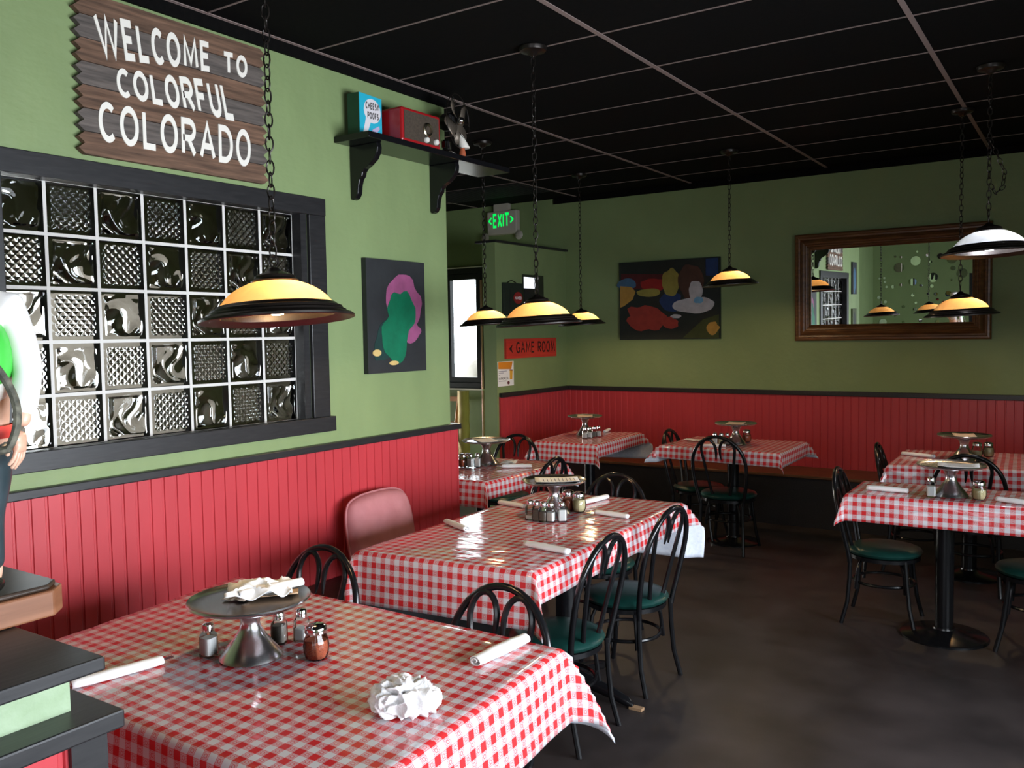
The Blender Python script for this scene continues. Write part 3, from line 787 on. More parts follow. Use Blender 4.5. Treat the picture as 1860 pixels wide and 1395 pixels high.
def sheet(name, label, cat, c, sx, sy, rz, z, m, curl=.004, lines=0, group=None, tilt=0.):
    n = 8; mb = MB(); vs = []
    for j in range(n+1):
        for i in range(n+1):
            a, b_ = i/n-.5, j/n-.5; vs.append((a*sx, b_*sy, curl*(4*a*a+1.5*b_*b_)+.0015*noise.noise(Vector((a*4+c[0]*9, b_*4, 1)))+a*tilt))
    mb.add(vs, [(j*(n+1)+i, j*(n+1)+i+1, (j+1)*(n+1)+i+1, (j+1)*(n+1)+i) for j in range(n) for i in range(n)])
    o = mb.build(name, m)
    sm = o.modifiers.new('thickness', 'SOLIDIFY'); sm.thickness = .0012; sm.offset = 1
    o.location = (c[0], c[1], z); o.rotation_euler = (0, 0, rz); tag(o, label, cat, group)
    if lines:
        ln = MB(); random.seed(int(c[0]*100))
        for k in range(lines):
            y = (.40-.8*k/lines)*sy; w_ = sx*random.uniform(.25, .38)
            z0 = curl*(1.5*(y/sy)**2)+.0016
            ln.add([(-w_, y-.0016, z0+curl*4*(w_/sx)**2), (0, y-.0016, z0), (w_, y-.0016, z0+curl*4*(w_/sx)**2), (w_, y+.0016, z0+curl*4*(w_/sx)**2), (0, y+.0016, z0), (-w_, y+.0016, z0+curl*4*(w_/sx)**2)], [(0, 1, 4, 5), (1, 2, 3, 4)])
        ln.build('print', M_ink, o, smooth=False)
    return o
ZP = ZT+.002+.1585
# foreground table
stand('steel pizza stand with crumpled napkins on the foreground table', 1.243, -1.50)
shaker('white salt shaker left of the napkin stand on the foreground table', 1.135, -1.555, M_salt, .15, .052)
shaker('dark pepper shaker right of the stand foot on the foreground table', 1.225, -1.385, M_pepper, .5, .053)
shaker('half empty clear shaker behind the chili jar on the foreground table', 1.262, -1.335, M_salt, .55, .036)
jar('jar of red chili flakes on the foreground table', 1.405, -1.415, M_chili, .052)
jar('jar behind the stand near the red wall on the foreground table', .935, -1.225, M_cheese, .06)
rollup('rolled napkin with fork tips at the left edge of the foreground table', (1.03, -1.885), (1.077, -1.66), .014)
rollup('rolled napkin at the right edge of the foreground table', (1.805, -1.238), (1.822, -1.02), .016, fork=False)
sheet('tan_menu', 'folded tan paper lying on the napkin stand in the foreground', 'paper', (1.263, -1.445), .085, .15, -.75, ZP, M_tan, .006, tilt=.012)
def crumple(name, label, c, sx, sy, rz, z, seed, h=.03):
    n = 24; mb = MB(); vs = []
    for j in range(n+1):
        for i in range(n+1):
            a, b_ = i/n-.5, j/n-.5
            p = Vector((a*3+seed, b_*3, seed))
            f = 1-abs(noise.noise(p))*2
            vs.append((a*sx+.006*noise.noise(p*1.7), b_*sy+.006*noise.noise(p*1.7+Vector((9, 0, 0))), max(.001, h*(.35+.5*f)*(1-.8*max(abs(a), abs(b_))*1.2)+h*.3*abs(a))))
    mb.add(vs, [(j*(n+1)+i, j*(n+1)+i+1, (j+1)*(n+1)+i+1, (j+1)*(n+1)+i) for j in range(n) for i in range(n)])
    o = mb.build(name, M_paper, angle=35); sm = o.modifiers.new('thickness', 'SOLIDIFY'); sm.thickness = .001
    o.location = (c[0], c[1], z); o.rotation_euler = (0, 0, rz); return tag(o, label, 'napkin')
crumple('paper_napkin', 'crumpled white napkin on the foreground pizza stand, under the roll', (1.272, -1.488), .13, .17, -.75, ZP, 3, .072)
crumple('paper_napkin', 'flattened beige napkin at the back of the foreground pizza stand', (1.203, -1.485), .07, .11, .3, ZP, 8, .014).data.materials[0] = mat('beige_paper', (.62, .50, .42, 1), .8)
rollup('white napkin roll lying across the crumpled napkin on the foreground stand', (1.272, -1.56), (1.325, -1.385), .013, fork=False, zoff=.182)
# crumpled bar towel
bm = bmesh.new(); bmesh.ops.create_icosphere(bm, subdivisions=6, radius=1)
for v in bm.verts:
    p = v.co.copy()
    q = Vector((noise.noise(p*1.3+Vector((4, 1, 0))), noise.noise(p*1.3+Vector((1, 7, 3))), noise.noise(p*1.3+Vector((2, 5, 8)))))
    rg = 1-2*abs(noise.noise(Vector((p.x*2.6, p.y*1.0, p.z*.8))+q*1.1))
    rg2 = 1-2*abs(noise.noise(Vector((p.x*4.5, p.y*3, p.z*2.2))+q*1.2))
    d = .76+.36*rg+.10*rg2
    z = p.z*.047*d
    v.co = Vector((p.x*.073*d, p.y*.055*d, max(-.030, z)+.031))
me = D.meshes.new('bar_towel'); bm.to_mesh(me); bm.free(); me.materials.append(M_towel)
for f in me.polygons: f.use_smooth = True
tw = D.objects.new('bar_towel', me); COL.objects.link(tw); tw.location = (1.83, -1.545, ZT+.002); tw.rotation_euler = (0, 0, .6)
tag(tw, 'crumpled white terry towel on the foreground table', 'towel')
# long table
stand('steel pizza stand with a paper menu on the long table beside the cushion', .985, .54, .95)
sheet('paper_menu', 'white printed menu on the stand of the long table', 'menu', (1.0, .545), .135, .21, -.95, ZP+.001, M_paper, .006, 9)
for k, (x, y, f, lv, nm) in enumerate(((.955, .37, M_salt, .02, 'nearly empty shaker, leftmost of the row on the long table'), (.995, .366, M_pepper, .05, 'brown pepper shaker, second in the row on the long table'), (1.035, .36, M_pepper, .045, 'pepper shaker, third in the row on the long table'), (1.068, .37, M_salt, .045, 'white shaker at the right end of the row on the long table'))):
    shaker(nm, x, y, f, .2, lv)
shaker('bright white salt shaker in front of the stand foot on the long table', 1.11, .40, M_salt, .7, .056)
jar('jar of dark chili flakes behind the long table stand', 1.0, .65, M_chili, .052)
jar('jar of grated cheese right of the long table stand', 1.068, .635, M_cheese, .06)
rollup('brownish napkin roll on the far left of the long table', (.79, .575), (.62, .605), .013, fork=False)
rollup('white napkin roll on the far edge of the long table', (1.0, .80), (1.03, 1.0), .014, fork=False)
rollup('white napkin roll at the right edge of the long table behind a chair', (1.165, .625), (1.345, .605), .013, fork=False)
rollup('beige napkin roll on the near left of the long table', (.845, .02), (.66, .11), .013, fork=False)
rollup('white napkin roll on the near right of the long table', (1.215, -.075), (1.435, -.105), .014, fork=False)
# small table at the wall end
stand('steel pizza stand on the small table at the end of the left wall', -.235, 1.70)
sheet('paper_menu', 'white menu lying on the stand at the end of the left wall', 'menu', (-.24, 1.70), .13, .2, .9, ZP+.001, M_paper, .003)
jar('jar of dark chili flakes at the wall edge on the small wall end table', -.31, 1.535, M_chili, .052, .9)
shaker('grey pepper shaker beside the chili jar on the small wall end table', -.275, 1.54, M_pepper, .3, .04)
shaker('left white salt shaker on the small wall end table', -.243, 1.53, M_salt, .2, .056)
shaker('right white salt shaker, nearest the stand on the small wall end table', -.215, 1.57, M_salt, .4, .056)
rollup('napkin roll with cutlery along the right edge of the small wall end table', (.11, 1.72), (-.06, 1.62), .014)
crumple('paper_napkin', 'folded white napkin behind the roll on the small wall end table', (-.12, 1.80), .10, .12, .4, ZT+.003, 5, .02)
crumple('paper_napkin', 'white napkin at the wall side of the small wall end table', (-.40, 1.50), .12, .10, .1, ZT+.003, 6, .02)
# corner table
stand('steel pizza stand on the corner table by the partition', -.46, 3.47, .92)
sheet('paper_menu', 'beige menu lying on the corner table stand', 'menu', (-.46, 3.47), .13, .2, .5, ZP+.001, MATS['beige_paper'], .003)
for k, (x, y, f, nm) in enumerate(((-.345, 3.26, M_salt, 'leftmost salt shaker on the corner table'), (-.325, 3.31, M_salt, 'second shaker from the left on the corner table'), (-.31, 3.36, M_pepper, 'pepper shaker, third from the left on the corner table'), (-.295, 3.41, M_salt, 'rightmost shaker on the corner table'))):
    shaker(nm, x, y, f, .2, .045)
rollup('napkin roll with cutlery at the far side of the corner table', (-.43, 3.86), (-.385, 3.68), .013)
# table below the painting
stand('steel pizza stand on the table below the painting', .875, 3.42, .97)
sheet('paper_menu', 'pale menu lying on the stand below the painting', 'menu', (.875, 3.42), .13, .2, .2, ZP+.001, MATS['beige_paper'], .003)
shaker('left white shaker behind the chair hoop on the table below the painting', .745, 3.33, M_salt, .2, .056)
shaker('second shaker behind the chair hoop on the table below the painting', .79, 3.34, M_cheese, .2, .05)
shaker('third shaker behind the chair hoop on the table below the painting', .83, 3.36, M_pepper, .2, .05)
jar('chili jar right of the stand on the table below the painting', .90, 3.60, M_chili, .052)
crumple('paper_napkin', 'flat white napkin on the left of the table below the painting', (.51, 3.49), .16, .09, .0, ZT+.003, 2, .015)
rollup('napkin roll right of the stand on the table below the painting', (.86, 3.74), (.80, 3.92), .013, fork=False)
rollup('napkin roll near the chair on the table below the painting', (.70, 3.17), (.86, 3.24), .013, fork=False)
# table under the mirror
stand('steel pizza stand on the table under the mirror', 2.445, 3.30)
sheet('paper_menu', 'pale menu lying on the stand under the mirror', 'menu', (2.445, 3.30), .13, .2, .2, ZP+.001, MATS['beige_paper'], .003)
jar('left glass jar right of the stand under the mirror', 2.50, 3.50, M_cheese, .03)
jar('right jar of grated cheese on the table under the mirror', 2.565, 3.53, M_cheese, .06)
rollup('white napkin roll on the left of the table under the mirror', (2.27, 3.30), (2.06, 3.37), .014, fork=False)
# right table
stand('steel pizza stand with a white menu on the right hand table', 2.54, 1.90)
sheet('paper_menu', 'white printed menu on the stand of the right hand table', 'menu', (2.575, 1.89), .19, .14, .12, ZP+.001, M_paper, .006, 7)
shaker('salt shaker left of the stand on the right hand table', 2.458, 1.83, M_salt, .2, .05, 1.12)
jar('jar of grated cheese right of the stand on the right hand table', 2.672, 1.865, M_cheese, .05)
rollup('white napkin roll on the left of the right hand table', (2.34, 1.885), (2.135, 1.895), .015, fork=False)
rollup('white napkin roll at the right edge of the right hand table', (2.75, 1.865), (2.93, 1.80), .014, fork=False)

# ================================================================ pendant lamps
def link_chain(pts, pitch=.034, r=.0026):
    """oval links along a polyline"""
    mb = MB(); P = [Vector(p) for p in pts]
    seg = [(P[i+1]-P[i]).length for i in range(len(P)-1)]; tot = sum(seg); nl = max(1, round(tot/pitch))
    for k in range(nl):
        s_ = (k+.5)*tot/nl; i = 0
        while i < len(seg)-1 and s_ > seg[i]: s_ -= seg[i]; i += 1
        c = P[i].lerp(P[i+1], s_/seg[i]); tv = (P[i+1]-P[i]).normalized()
        a = tv.orthogonal().normalized(); b_ = tv.cross(a)
        an = .5+(k % 2)*PI/2+k*.13; side = a*math.cos(an)+b_*math.sin(an)
        hl = pitch*.64
        ring = [c+tv*(hl*math.sin(2*PI*q/12))+side*(.0105*math.cos(2*PI*q/12)) for q in range(12)]
        mb.tube(ring, r, 5, closed=True)
    return mb
def lamp(label, x, y, zr, s=1.0, white=False, zc=H, canopy=True, extra=None, power=11, tilt=(-3., 0.)):
    t = thing('pendant_lamp', label, 'lamp', (x, y, zr), 0, 'pendant lamps on chains')
    R = .22*s
    ring = [(R*.74, .012*s), (R*.80, .010*s), (R*.97, -.002*s), (R, .0), (R*1.0, .006*s), (R*.965, .012*s), (R*.90, .016*s), (R*.895, .021*s), (R*.855, .025*s), (R*.845, .032*s), (R*.80, .036*s), (R*.765, .043*s), (R*.745, .044*s), (R*.735, .036*s), (R*.74, .012*s)]
    MB().lathe(ring, 64).build('rim', M_bronze, t)
    dome = [(R*.742, .040*s), (R*.72, .047*s), (R*.66, .064*s), (R*.58, .080*s), (R*.48, .094*s), (R*.36, .106*s), (R*.26, .112*s), (R*.20, .114*s)]
    MB().lathe(dome, 64).build('glass_shade', M_opal if white else M_amber, t)
    cap = [(R*.30, .110*s), (R*.31, .114*s), (R*.27, .120*s), (R*.26, .128*s), (R*.18, .136*s), (R*.10, .142*s), (R*.07, .150*s), (R*.02, .156*s)]
    MB().lathe(cap, 32, capb=True, capt=True).build('cap', M_bronze, t)
    MB().tube([(0, .016*math.cos(2*PI*k/20)*s, (.172+.018*math.sin(2*PI*k/20))*s) for k in range(20)], .003*s, 6, closed=True).build('loop', M_bronze, t)
    MB().lathe([(.001, .014*s), (.016*s, .016*s), (.028*s, .028*s), (.030*s, .042*s), (.022*s, .062*s), (.013*s, .085*s), (.013*s, .108*s)], 20, capb=True, capt=True).build('bulb', M_bulbw if white else M_bulb, t)
    link_chain([(0, 0, .185*s), (0, 0, zc-zr-.02)]).build('chain', M_bronze, t)
    if canopy: MB().lathe([(.01, zc-zr-.045), (.02, zc-zr-.04), (.03, zc-zr-.028), (.062, zc-zr-.022), (.068, zc-zr-.006), (.068, zc-zr-.004)], 32, capb=True, capt=True).build('canopy', M_bronze, t)
    if extra: link_chain([Vector(p)-Vector((x, y, zr)) for p in extra], .03, .0022).build('spare_chain', M_bronze, t)
    L = D.lights.new('lamp_light', 'POINT'); L.energy = power; L.shadow_soft_size = .03*s
    L.color = (.86, .90, 1.0) if white else (1, .72, .40)
    lo = D.objects.new('lamp_light', L); COL.objects.link(lo); lo.parent = t; lo.location = (0, 0, .058*s)
    # the shade hangs a little askew from its loop
    rm = Matrix.Rotation(math.radians(tilt[0]), 4, Vector((-.554, .832, 0))) @ Matrix.Rotation(math.radians(tilt[1]), 4, Vector((.832, .554, 0)))
    pv = Matrix.Translation((0, 0, .185*s))
    for c in t.children:
        if c.name.split('.')[0] in ('rim', 'glass_shade', 'cap', 'loop', 'bulb'): c.matrix_local = pv @ rm @ pv.inverted()
    L.energy = power
    lo.location = (R*.30, 0, .05*s)
    return t
lamp('large amber pendant lamp hanging in front of the glass block window', 1.158, -1.305, 1.678, 1.0, tilt=(-3.5, -3.2))
lamp('amber pendant lamp hanging over the long table in the middle of the photo', .877, .58, 1.672, .96)
lamp('amber pendant lamp hanging before the game room window, left of the middle lamp', -.509, 2.103, 1.70, .90)
lamp('small amber pendant lamp right of the middle lamp, over the corner table', -.588, 3.651, 1.70, .94)
lamp('amber pendant lamp hanging before the right end of the wide painting', .80, 3.50, 1.975, .95)
lamp('white lit pendant lamp at the right edge overlapping the mirror frame', 2.66, 2.27, 2.012, 1.08, True, tilt=(-1., -2.),
     extra=[(2.66, 2.27, 2.62), (2.70, 2.29, 2.52), (2.73, 2.31, 2.44), (2.72, 2.30, 2.36), (2.69, 2.28, 2.33), (2.665, 2.272, 2.38)])
lamp('amber pendant lamp hanging before the lower right of the mirror', 2.42, 3.22, 1.70, 1.0)

# ================================================================ wall things
# plank sign: place on wall plane X = XW + d, u along Y, v along Z
SY0, SY1, SZ0, SZ1 = -1.185, -.320, 2.322, 2.922
sign = thing('wooden_sign', 'weathered plank sign with cream lettering above the glass block window', 'sign', (XW, SY0, SZ0))
npl = 7; hh = (SZ1-SZ0)/npl
for k in range(npl):
    z0, z1 = k*hh+.0012, (k+1)*hh-.0012; nz = 2; W_ = SY1-SY0
    pl = []
    for q in range(nz): pl += [(-.016, lerp(z0, z1, (q+.0)/nz)+.001), (.010, lerp(z0, z1, (q+.5)/nz))]
    pl += [(-.016, z1)]
    pr = [(W_+(-.0 - a), b_) for a, b_ in pl]
    poly = [(a-.0, b_) for a, b_ in reversed(pl)]
    poly = [(-a if False else -.004-a, b_) for a, b_ in pl]
    rgt = [(W_+.004+a, b_) for a, b_ in pl]
    outline = rgt+list(reversed(poly))
    MB().prism(outline, lambda a, b_, d: (d, a, b_), .004, .028).build('plank', M_barn if k in (0, 2, 4, 6) else M_barn2, sign, smooth=False)
def sgn(u, v, d): return (.028+d, u, v)
def on(fn, u0, v0): return lambda u, v, d: fn(u+u0, v+v0, d)
W_ = SY1-SY0
def quad_line(body, BL, BR, TR, TL, bold):
    def f(u, v, d):
        y = lerp(lerp(BL[0], BR[0], u), lerp(TL[0], TR[0], u), v); z = lerp(lerp(BL[1], BR[1], u), lerp(TL[1], TR[1], u), v)
        return (.028+d, y-SY0, z-SZ0)
    text_part(body, 'lettering', M_cream, sign, f, 1, 1, .004, bold)
quad_line('WELCOME', (-1.103, 2.693), (-.604, 2.755), (-.605, 2.877), (-1.126, 2.858), .19)
quad_line('TO', (-.540, 2.763), (-.410, 2.772), (-.410, 2.868), (-.540, 2.860), .21)
quad_line('COLORFUL', (-1.035, 2.562), (-.483, 2.572), (-.515, 2.731), (-1.042, 2.669), .19)
quad_line('COLORADO', (-1.118, 2.379), (-.408, 2.385), (-.404, 2.548), (-1.120, 2.531), .165)

# left painting: black canvas with plain pink and green shapes
def canvas(label, fn, w_, h_, bg, shapes, depth=.032, cat='painting'):
    t = thing('canvas_painting', label, cat, fn(0, 0, 0))
    o0 = Vector(fn(0, 0, 0))
    f2 = lambda u, v, d: Vector(fn(u, v, d))-o0
    MB().prism([(0, 0), (w_, 0), (w_, h_), (0, h_)], f2, 0, depth).build('canvas', bg, t, smooth=False)
    for i, (m, poly) in enumerate(shapes):
        MB().prism([(a*w_, b_*h_) for a, b_ in poly], f2, depth, depth+.0008+.0004*i).build('painted_shape', m, t, smooth=False)
    return t
def blob(cx, cy, rx, ry, n=28, w=.0, sd=0, rot=0.):
    o = []
    for k in range(n):
        a = 2*PI*k/n; f = 1+w*noise.noise(Vector((math.cos(a)*1.5+sd, math.sin(a)*1.5, sd)))
        x, y = rx*f*math.cos(a), ry*f*math.sin(a); o.append((cx+x*math.cos(rot)-y*math.sin(rot), cy+x*math.sin(rot)+y*math.cos(rot)))
    return o
def flatm(name, r_, g_, b_): return mottled(name, sc(lin(r_, g_, b_), .85), sc(lin(r_, g_, b_), 1.12), 18, .55, .1, .002)
M_pblack = flatm('canvas_black', 38, 40, 42); M_ppink = flatm('canvas_pink', 150, 78, 118); M_pgreen = flatm('canvas_green', 0, 105, 72); M_pdeep = flatm('canvas_deep_green', 20, 52, 48); M_pcream = flatm('canvas_cream', 205, 175, 110)
canvas('tall black painting with plain pink and green shapes on the left wall', lambda u, v, d: (XW+d, .312+u, 1.434+v), .472, .60, M_pblack,
       [(M_ppink, blob(.60, .62, .30, .27, w=.35, sd=2)), (M_ppink, blob(.72, .36, .18, .09, w=.3, sd=5)), (M_pdeep, blob(.30, .28, .22, .14, w=.4, sd=1, rot=.6)),
        (M_pgreen, blob(.56, .53, .24, .20, w=.35, sd=8)), (M_pgreen, blob(.46, .31, .24, .21, w=.3, sd=3)), (M_pcream, blob(.42, .085, .08, .02)), (M_pcream, blob(.14, .18, .07, .03))])
M_q = {k: flatm('canvas_'+k, *c) for k, c in {'night': (26, 34, 30), 'maroon': (78, 22, 26), 'red': (140, 28, 26), 'sky': (62, 98, 128), 'gold': (170, 130, 58), 'olive': (138, 128, 58), 'blue': (24, 50, 92), 'white': (180, 176, 176), 'brown': (70, 46, 36), 'rust': (148, 52, 42), 'moss': (58, 66, 30), 'paleb': (110, 160, 190)}.items()}
canvas('wide painting of plain dark green, red, blue and white patches on the back wall', lambda u, v, d: (-.735+u, YB-d, 1.556+v), 1.02, .748, M_q['night'],
       [(M_q['maroon'], [(.02, .66), (.48, .64), (.50, .82), (.02, .86)]), (M_q['red'], blob(.36, .70, .14, .08, w=.3, sd=3)), (M_q['sky'], blob(.08, .72, .10, .07, w=.2, sd=1)),
        (M_q['gold'], [(.01, .42), (.05, .44), (.14, .52), (.17, .62), (.13, .68), (.01, .70)]), (M_q['olive'], blob(.31, .60, .13, .05, w=.2, sd=4)),
        (M_q['moss'], [(.64, .01), (.99, .01), (.99, .30), (.84, .24)]), (M_q['gold'], blob(.93, .13, .06, .07, w=.4, sd=5)),
        (M_q['blue'], blob(.53, .48, .10, .13, w=.3, sd=6)), (M_q['olive'], blob(.53, .72, .09, .17, w=.25, sd=7)), (M_q['brown'], blob(.73, .72, .12, .22, w=.25, sd=9)),
        (M_q['white'], blob(.76, .42, .20, .10, w=.2, sd=11)), (M_q['white'], blob(.77, .60, .07, .12, w=.25, sd=12)), (M_q['paleb'], blob(.80, .48, .05, .04, w=.3, sd=13)),
        (M_q['rust'], blob(.27, .27, .21, .17, w=.45, sd=14, rot=-.25)), (M_q['rust'], blob(.52, .21, .09, .07, w=.3, sd=15, rot=-.6)),
        (M_q['white'], blob(.58, .29, .05, .025, w=.3, sd=16)), (M_q['blue'], [(.87, .78), (.985, .76), (.985, .985), (.87, .985)])], .03)

# carved mirror
mir = thing('framed_mirror', 'large wall mirror in a carved brown wooden frame', 'mirror', (.963, YB-.002, 1.53))
mir.rotation_euler = (.014, 0, 0)
MW, MH = 1.509, .913; fwid = .137
prof = [(0, 0), (0, .030), (.012, .040), (.026, .041), (.032, .032), (.045, .030), (.060, .046), (.076, .056), (.090, .050), (.096, .040), (.104, .038), (.112, .044), (.120, .040), (.126, .026), (.137, .018), (.137, .004)]
rect = lambda o: [(o, o), (MW-o, o), (MW-o, MH-o), (o, MH-o)]
mb = MB(); vs = []
for o_, d in prof:
    for a, b_ in rect(o_): vs.append((a, -d, b_))
mb.add(vs, [(i*4+k, i*4+(k+1) % 4, (i+1)*4+(k+1) % 4, (i+1)*4+k) for i in range(len(prof)-1) for k in range(4)])
mb.build('frame', M_framewood, mir, smooth=False)
MB().box(fwid-.004, MW-fwid+.004, -.012, -.004, fwid-.004, MH-fwid+.004).build('mirror_glass', M_mirror, mir, smooth=False)

# red game room sign
gs = thing('game_room_sign', 'red wooden arrow sign lettered GAME ROOM on the partition', 'sign', (PX, 3.585, 1.405))
MB().box(0, .022, 0, .893, 0, .182).build('board', mottled('red_board', (.50, .025, .02, 1), (.62, .05, .03, 1), 9, .5, .3, .003, stretch=(1, .4, 6)), gs, smooth=False)
M_let = mat('dark_letter', (.03, .008, .008, 1), .6)
gp = lambda u, v, d: (.022+d, u, v)
text_part('GAME', 'lettering', M_let, gs, on(gp, .165, .045), .315, .108, .002, .15)
text_part('ROOM', 'lettering', M_let, gs, on(gp, .545, .045), .315, .108, .002, .15)
MB().prism([(.045, .09), (.105, .13), (.085, .09), (.105, .05)], lambda a, b_, d: (.022+d, a, b_), 0, .002).build('arrow', M_let, gs, smooth=False)

# flyer
fl = thing('paper_flyer', 'white and orange paper flyer with a beer glass pinned to the partition', 'flyer', (PX, 3.47, 1.155))
M_or = mat('orange_ink', (.75, .26, .02, 1), .6); M_beer = mat('amber_ink', (.80, .42, .04, 1), .6); M_dk = mat('maroon_ink', (.12, .02, .03, 1), .6)
M_blu = mat('slate_ink', (.25, .25, .32, 1), .6)
fp = lambda u, v, d: (.002+d, u, v)
fq = lambda poly: MB().prism(poly, fp, 0, .0006)
MB().box(0, .002, 0, .262, 0, .226).build('sheet', M_paper, fl, smooth=False)
fq([(.01, .16), (.22, .152), (.245, .222), (.01, .222)]).build('orange_banner', M_or, fl, smooth=False)
fq([(.195, .06), (.235, .058), (.242, .138), (.195, .142)]).build('beer_glass', M_beer, fl, smooth=False)
fq([(.19, .139), (.243, .136), (.243, .148), (.19, .15)]).build('glass_rim', M_dk, fl, smooth=False)
fq(blob(.172, .028, .02, .016, 16)).build('round_badge', M_dk, fl, smooth=False)
for nm, (y, w2) in (('print_line', (.135, .13)), ('print_line', (.12, .08)), ('print_line', (.1, .02)), ('print_line', (.045, .12))):
    fq([(.015, y), (.015+w2, y), (.015+w2, y+.005), (.015, y+.005)]).build(nm, M_blu, fl, smooth=False)
text_part('MARKOPIZZA', 'lettering', M_ink, fl, on(fp, .015, .06), .155, .022, .0006, .2)

# dark plaque with round red emblem
pq = thing('wall_plaque', 'dark green plaque with a round red emblem on the partition', 'plaque', (PX, 3.555, 1.80))
MB().box(0, .025, 0, .315, 0, .30).build('panel', flatm('plaque_green', 34, 44, 36), pq, smooth=False, bevel=.004)
MB().tube([(.012, .08+.15*k/10, .30+.022*math.sin(PI*k/10)) for k in range(11)], .004, 6).build('handle', M_bronze, pq)
MB().prism(blob(.235, .165, .075, .055), lambda a, b_, d: (.025+d, a, b_), 0, .003).build('emblem', mat('emblem_red', (.30, .02, .02, 1), .5), pq, smooth=False)
text_part('NAKED', 'lettering', M_paper, pq, lambda u, v, d: (.028+d, .18+u, .15+v), .11, .028, .001, .22)
MB().prism([(.095, .06), (.12, .06), (.12, .16), (.113, .18), (.113, .24), (.102, .24), (.102, .18), (.095, .16)], lambda a, b_, d: (.025+d, a, b_), 0, .002).build('bottle_shape', M_black, pq, smooth=False)

# small mirrored window panel on the partition; emissive panes stand in for daylight
ip = thing('wall_mirror', 'narrow dark framed panel with glowing glass behind the middle pendant lamp', 'mirror', (PX, 3.90, 1.76))
MB().box(0, .018, 0, .36, 0, .43).build('backing', flatm('panel_olive', 46, 52, 36), ip, smooth=False)
M_glow = mat('glowing_glass', (.9, .9, .9, 1), .3, emis=(.86, .90, 1, 1), estr=1.5)
MB().box(.018, .021, .005, .205, .30, .405).build('upper_pane', M_glow, ip, smooth=False)
MB().box(.018, .021, .005, .205, .02, .17).build('lower_pane', M_glow, ip, smooth=False)
MB().box(.018, .024, .005, .205, .17, .30).build('middle_rail', M_black, ip, smooth=False)

# exit sign on the back wall
ex = thing('exit_sign', 'white box exit sign with green letters at the ceiling', 'sign', (-2.26, YB-.085, 2.66))
M_box = mat('grey_plastic', (.50, .45, .38, 1), .5)
MB().box(0, .37, 0, .075, .02, .265).build('housing', M_box, ex, smooth=False, bevel=.01)
MB().box(.08, .26, .01, .065, .265, .34).build('canopy', M_box, ex, smooth=False)
M_exit = mat('lit_green', (.0, .6, .1, 1), .5, emis=(.0, 1.0, .12, 1), estr=.9)
ep = lambda u, v, d: (u, -d-.0005, v)
text_part('EXIT', 'lettering', M_exit, ex, on(ep, .078, .092), .205, .15, .002, .17)
for nm, pts in (('arrow', [(.052, .205), (.062, .195), (.034, .168), (.062, .141), (.052, .131), (.016, .168)]), ('arrow', [(.303, .205), (.293, .195), (.321, .168), (.293, .141), (.303, .131), (.339, .168)])):
    MB().prism(pts, lambda a, b_, d: (a, -d-.0005, b_), 0, .002).build(nm, M_exit, ex, smooth=False)
for x in (-.03, .40):
    MB().lathe([(.022, 0), (.042, -.012), (.048, -.03), (.03, -.055), (.01, -.065)], 20, capb=True, capt=True).xf(lambda p, x=x: Vector((x+p.x, .02+p.z*.6+.0, .0+p.y))).build('lamp_head', mat('lamp_head_grey', (.42, .38, .32, 1), .3) if x < 0 else MATS['lamp_head_grey'], ex)

# shelf on the left wall
sh = thing('wall_shelf', 'black wall shelf on two scrolled brackets carrying the radio', 'shelf', (XW, .14, 2.59))
MB().box(0, .235, 0, 1.22, 0, .03).build('board', M_blackgloss, sh, smooth=False, bevel=.003)
def bracket(y):
    poly = [(0, 0), (.185, 0), (.19, -.025), (.185, -.05), (.165, -.08), (.13, -.105), (.10, -.12), (.085, -.135), (.08, -.155), (.065, -.17), (.055, -.20), (.05, -.24), (.035, -.262), (.012, -.27), (0, -.255)]
    MB().prism(poly, lambda a, b_, d: (a, y+d, b_), -.0175, .0175).build('bracket', M_blackgloss, sh, smooth=False, bevel=.004)
bracket(.125); bracket(.765)
# cereal style box
ZS = 2.62
cb = thing('snack_box', 'turquoise snack box with a white speech bubble on the shelf', 'box', (.02, .20, ZS+.001), .06)
M_turq = mat('turquoise_card', (.02, .42, .58, 1), .5); M_gs = flatm('box_side', 26, 66, 44)
MB().box(.0, .075, 0, .175, 0, .215).build('carton', M_gs, cb, smooth=False)
MB().box(.075, .0765, 0, .175, 0, .215).build('front_panel', M_turq, cb, smooth=False)
M_bub = mat('bubble_white', (.72, .68, .70, 1), .6)
bp = lambda a, b_, d: (.0765+d, a, b_)
MB().prism(blob(.100, .140, .066, .060), bp, 0, .0008).build('speech_bubble', M_bub, cb, smooth=False)
MB().prism([(.05, .105), (.09, .095), (.065, .04), (.10, .005), (.03, .005), (.028, .03)], bp, 0, .001).build('bubble_tail', M_bub, cb, smooth=False)
MB().prism([(.085, .02), (.10, .05), (.15, .075), (.155, .06), (.125, .03)], bp, 0, .0012).build('swirl', mat('lilac_ink', (.5, .42, .62, 1), .6), cb, smooth=False)
text_part('CHEESY', 'lettering', M_ink, cb, lambda u, v, d: (.0773+d, .047+u, .143+v+u*.05), .106, .036, .0012, .24)
text_part('POOFS', 'lettering', M_ink, cb, lambda u, v, d: (.0773+d, .060+u, .098+v+u*.04), .088, .034, .0012, .24)
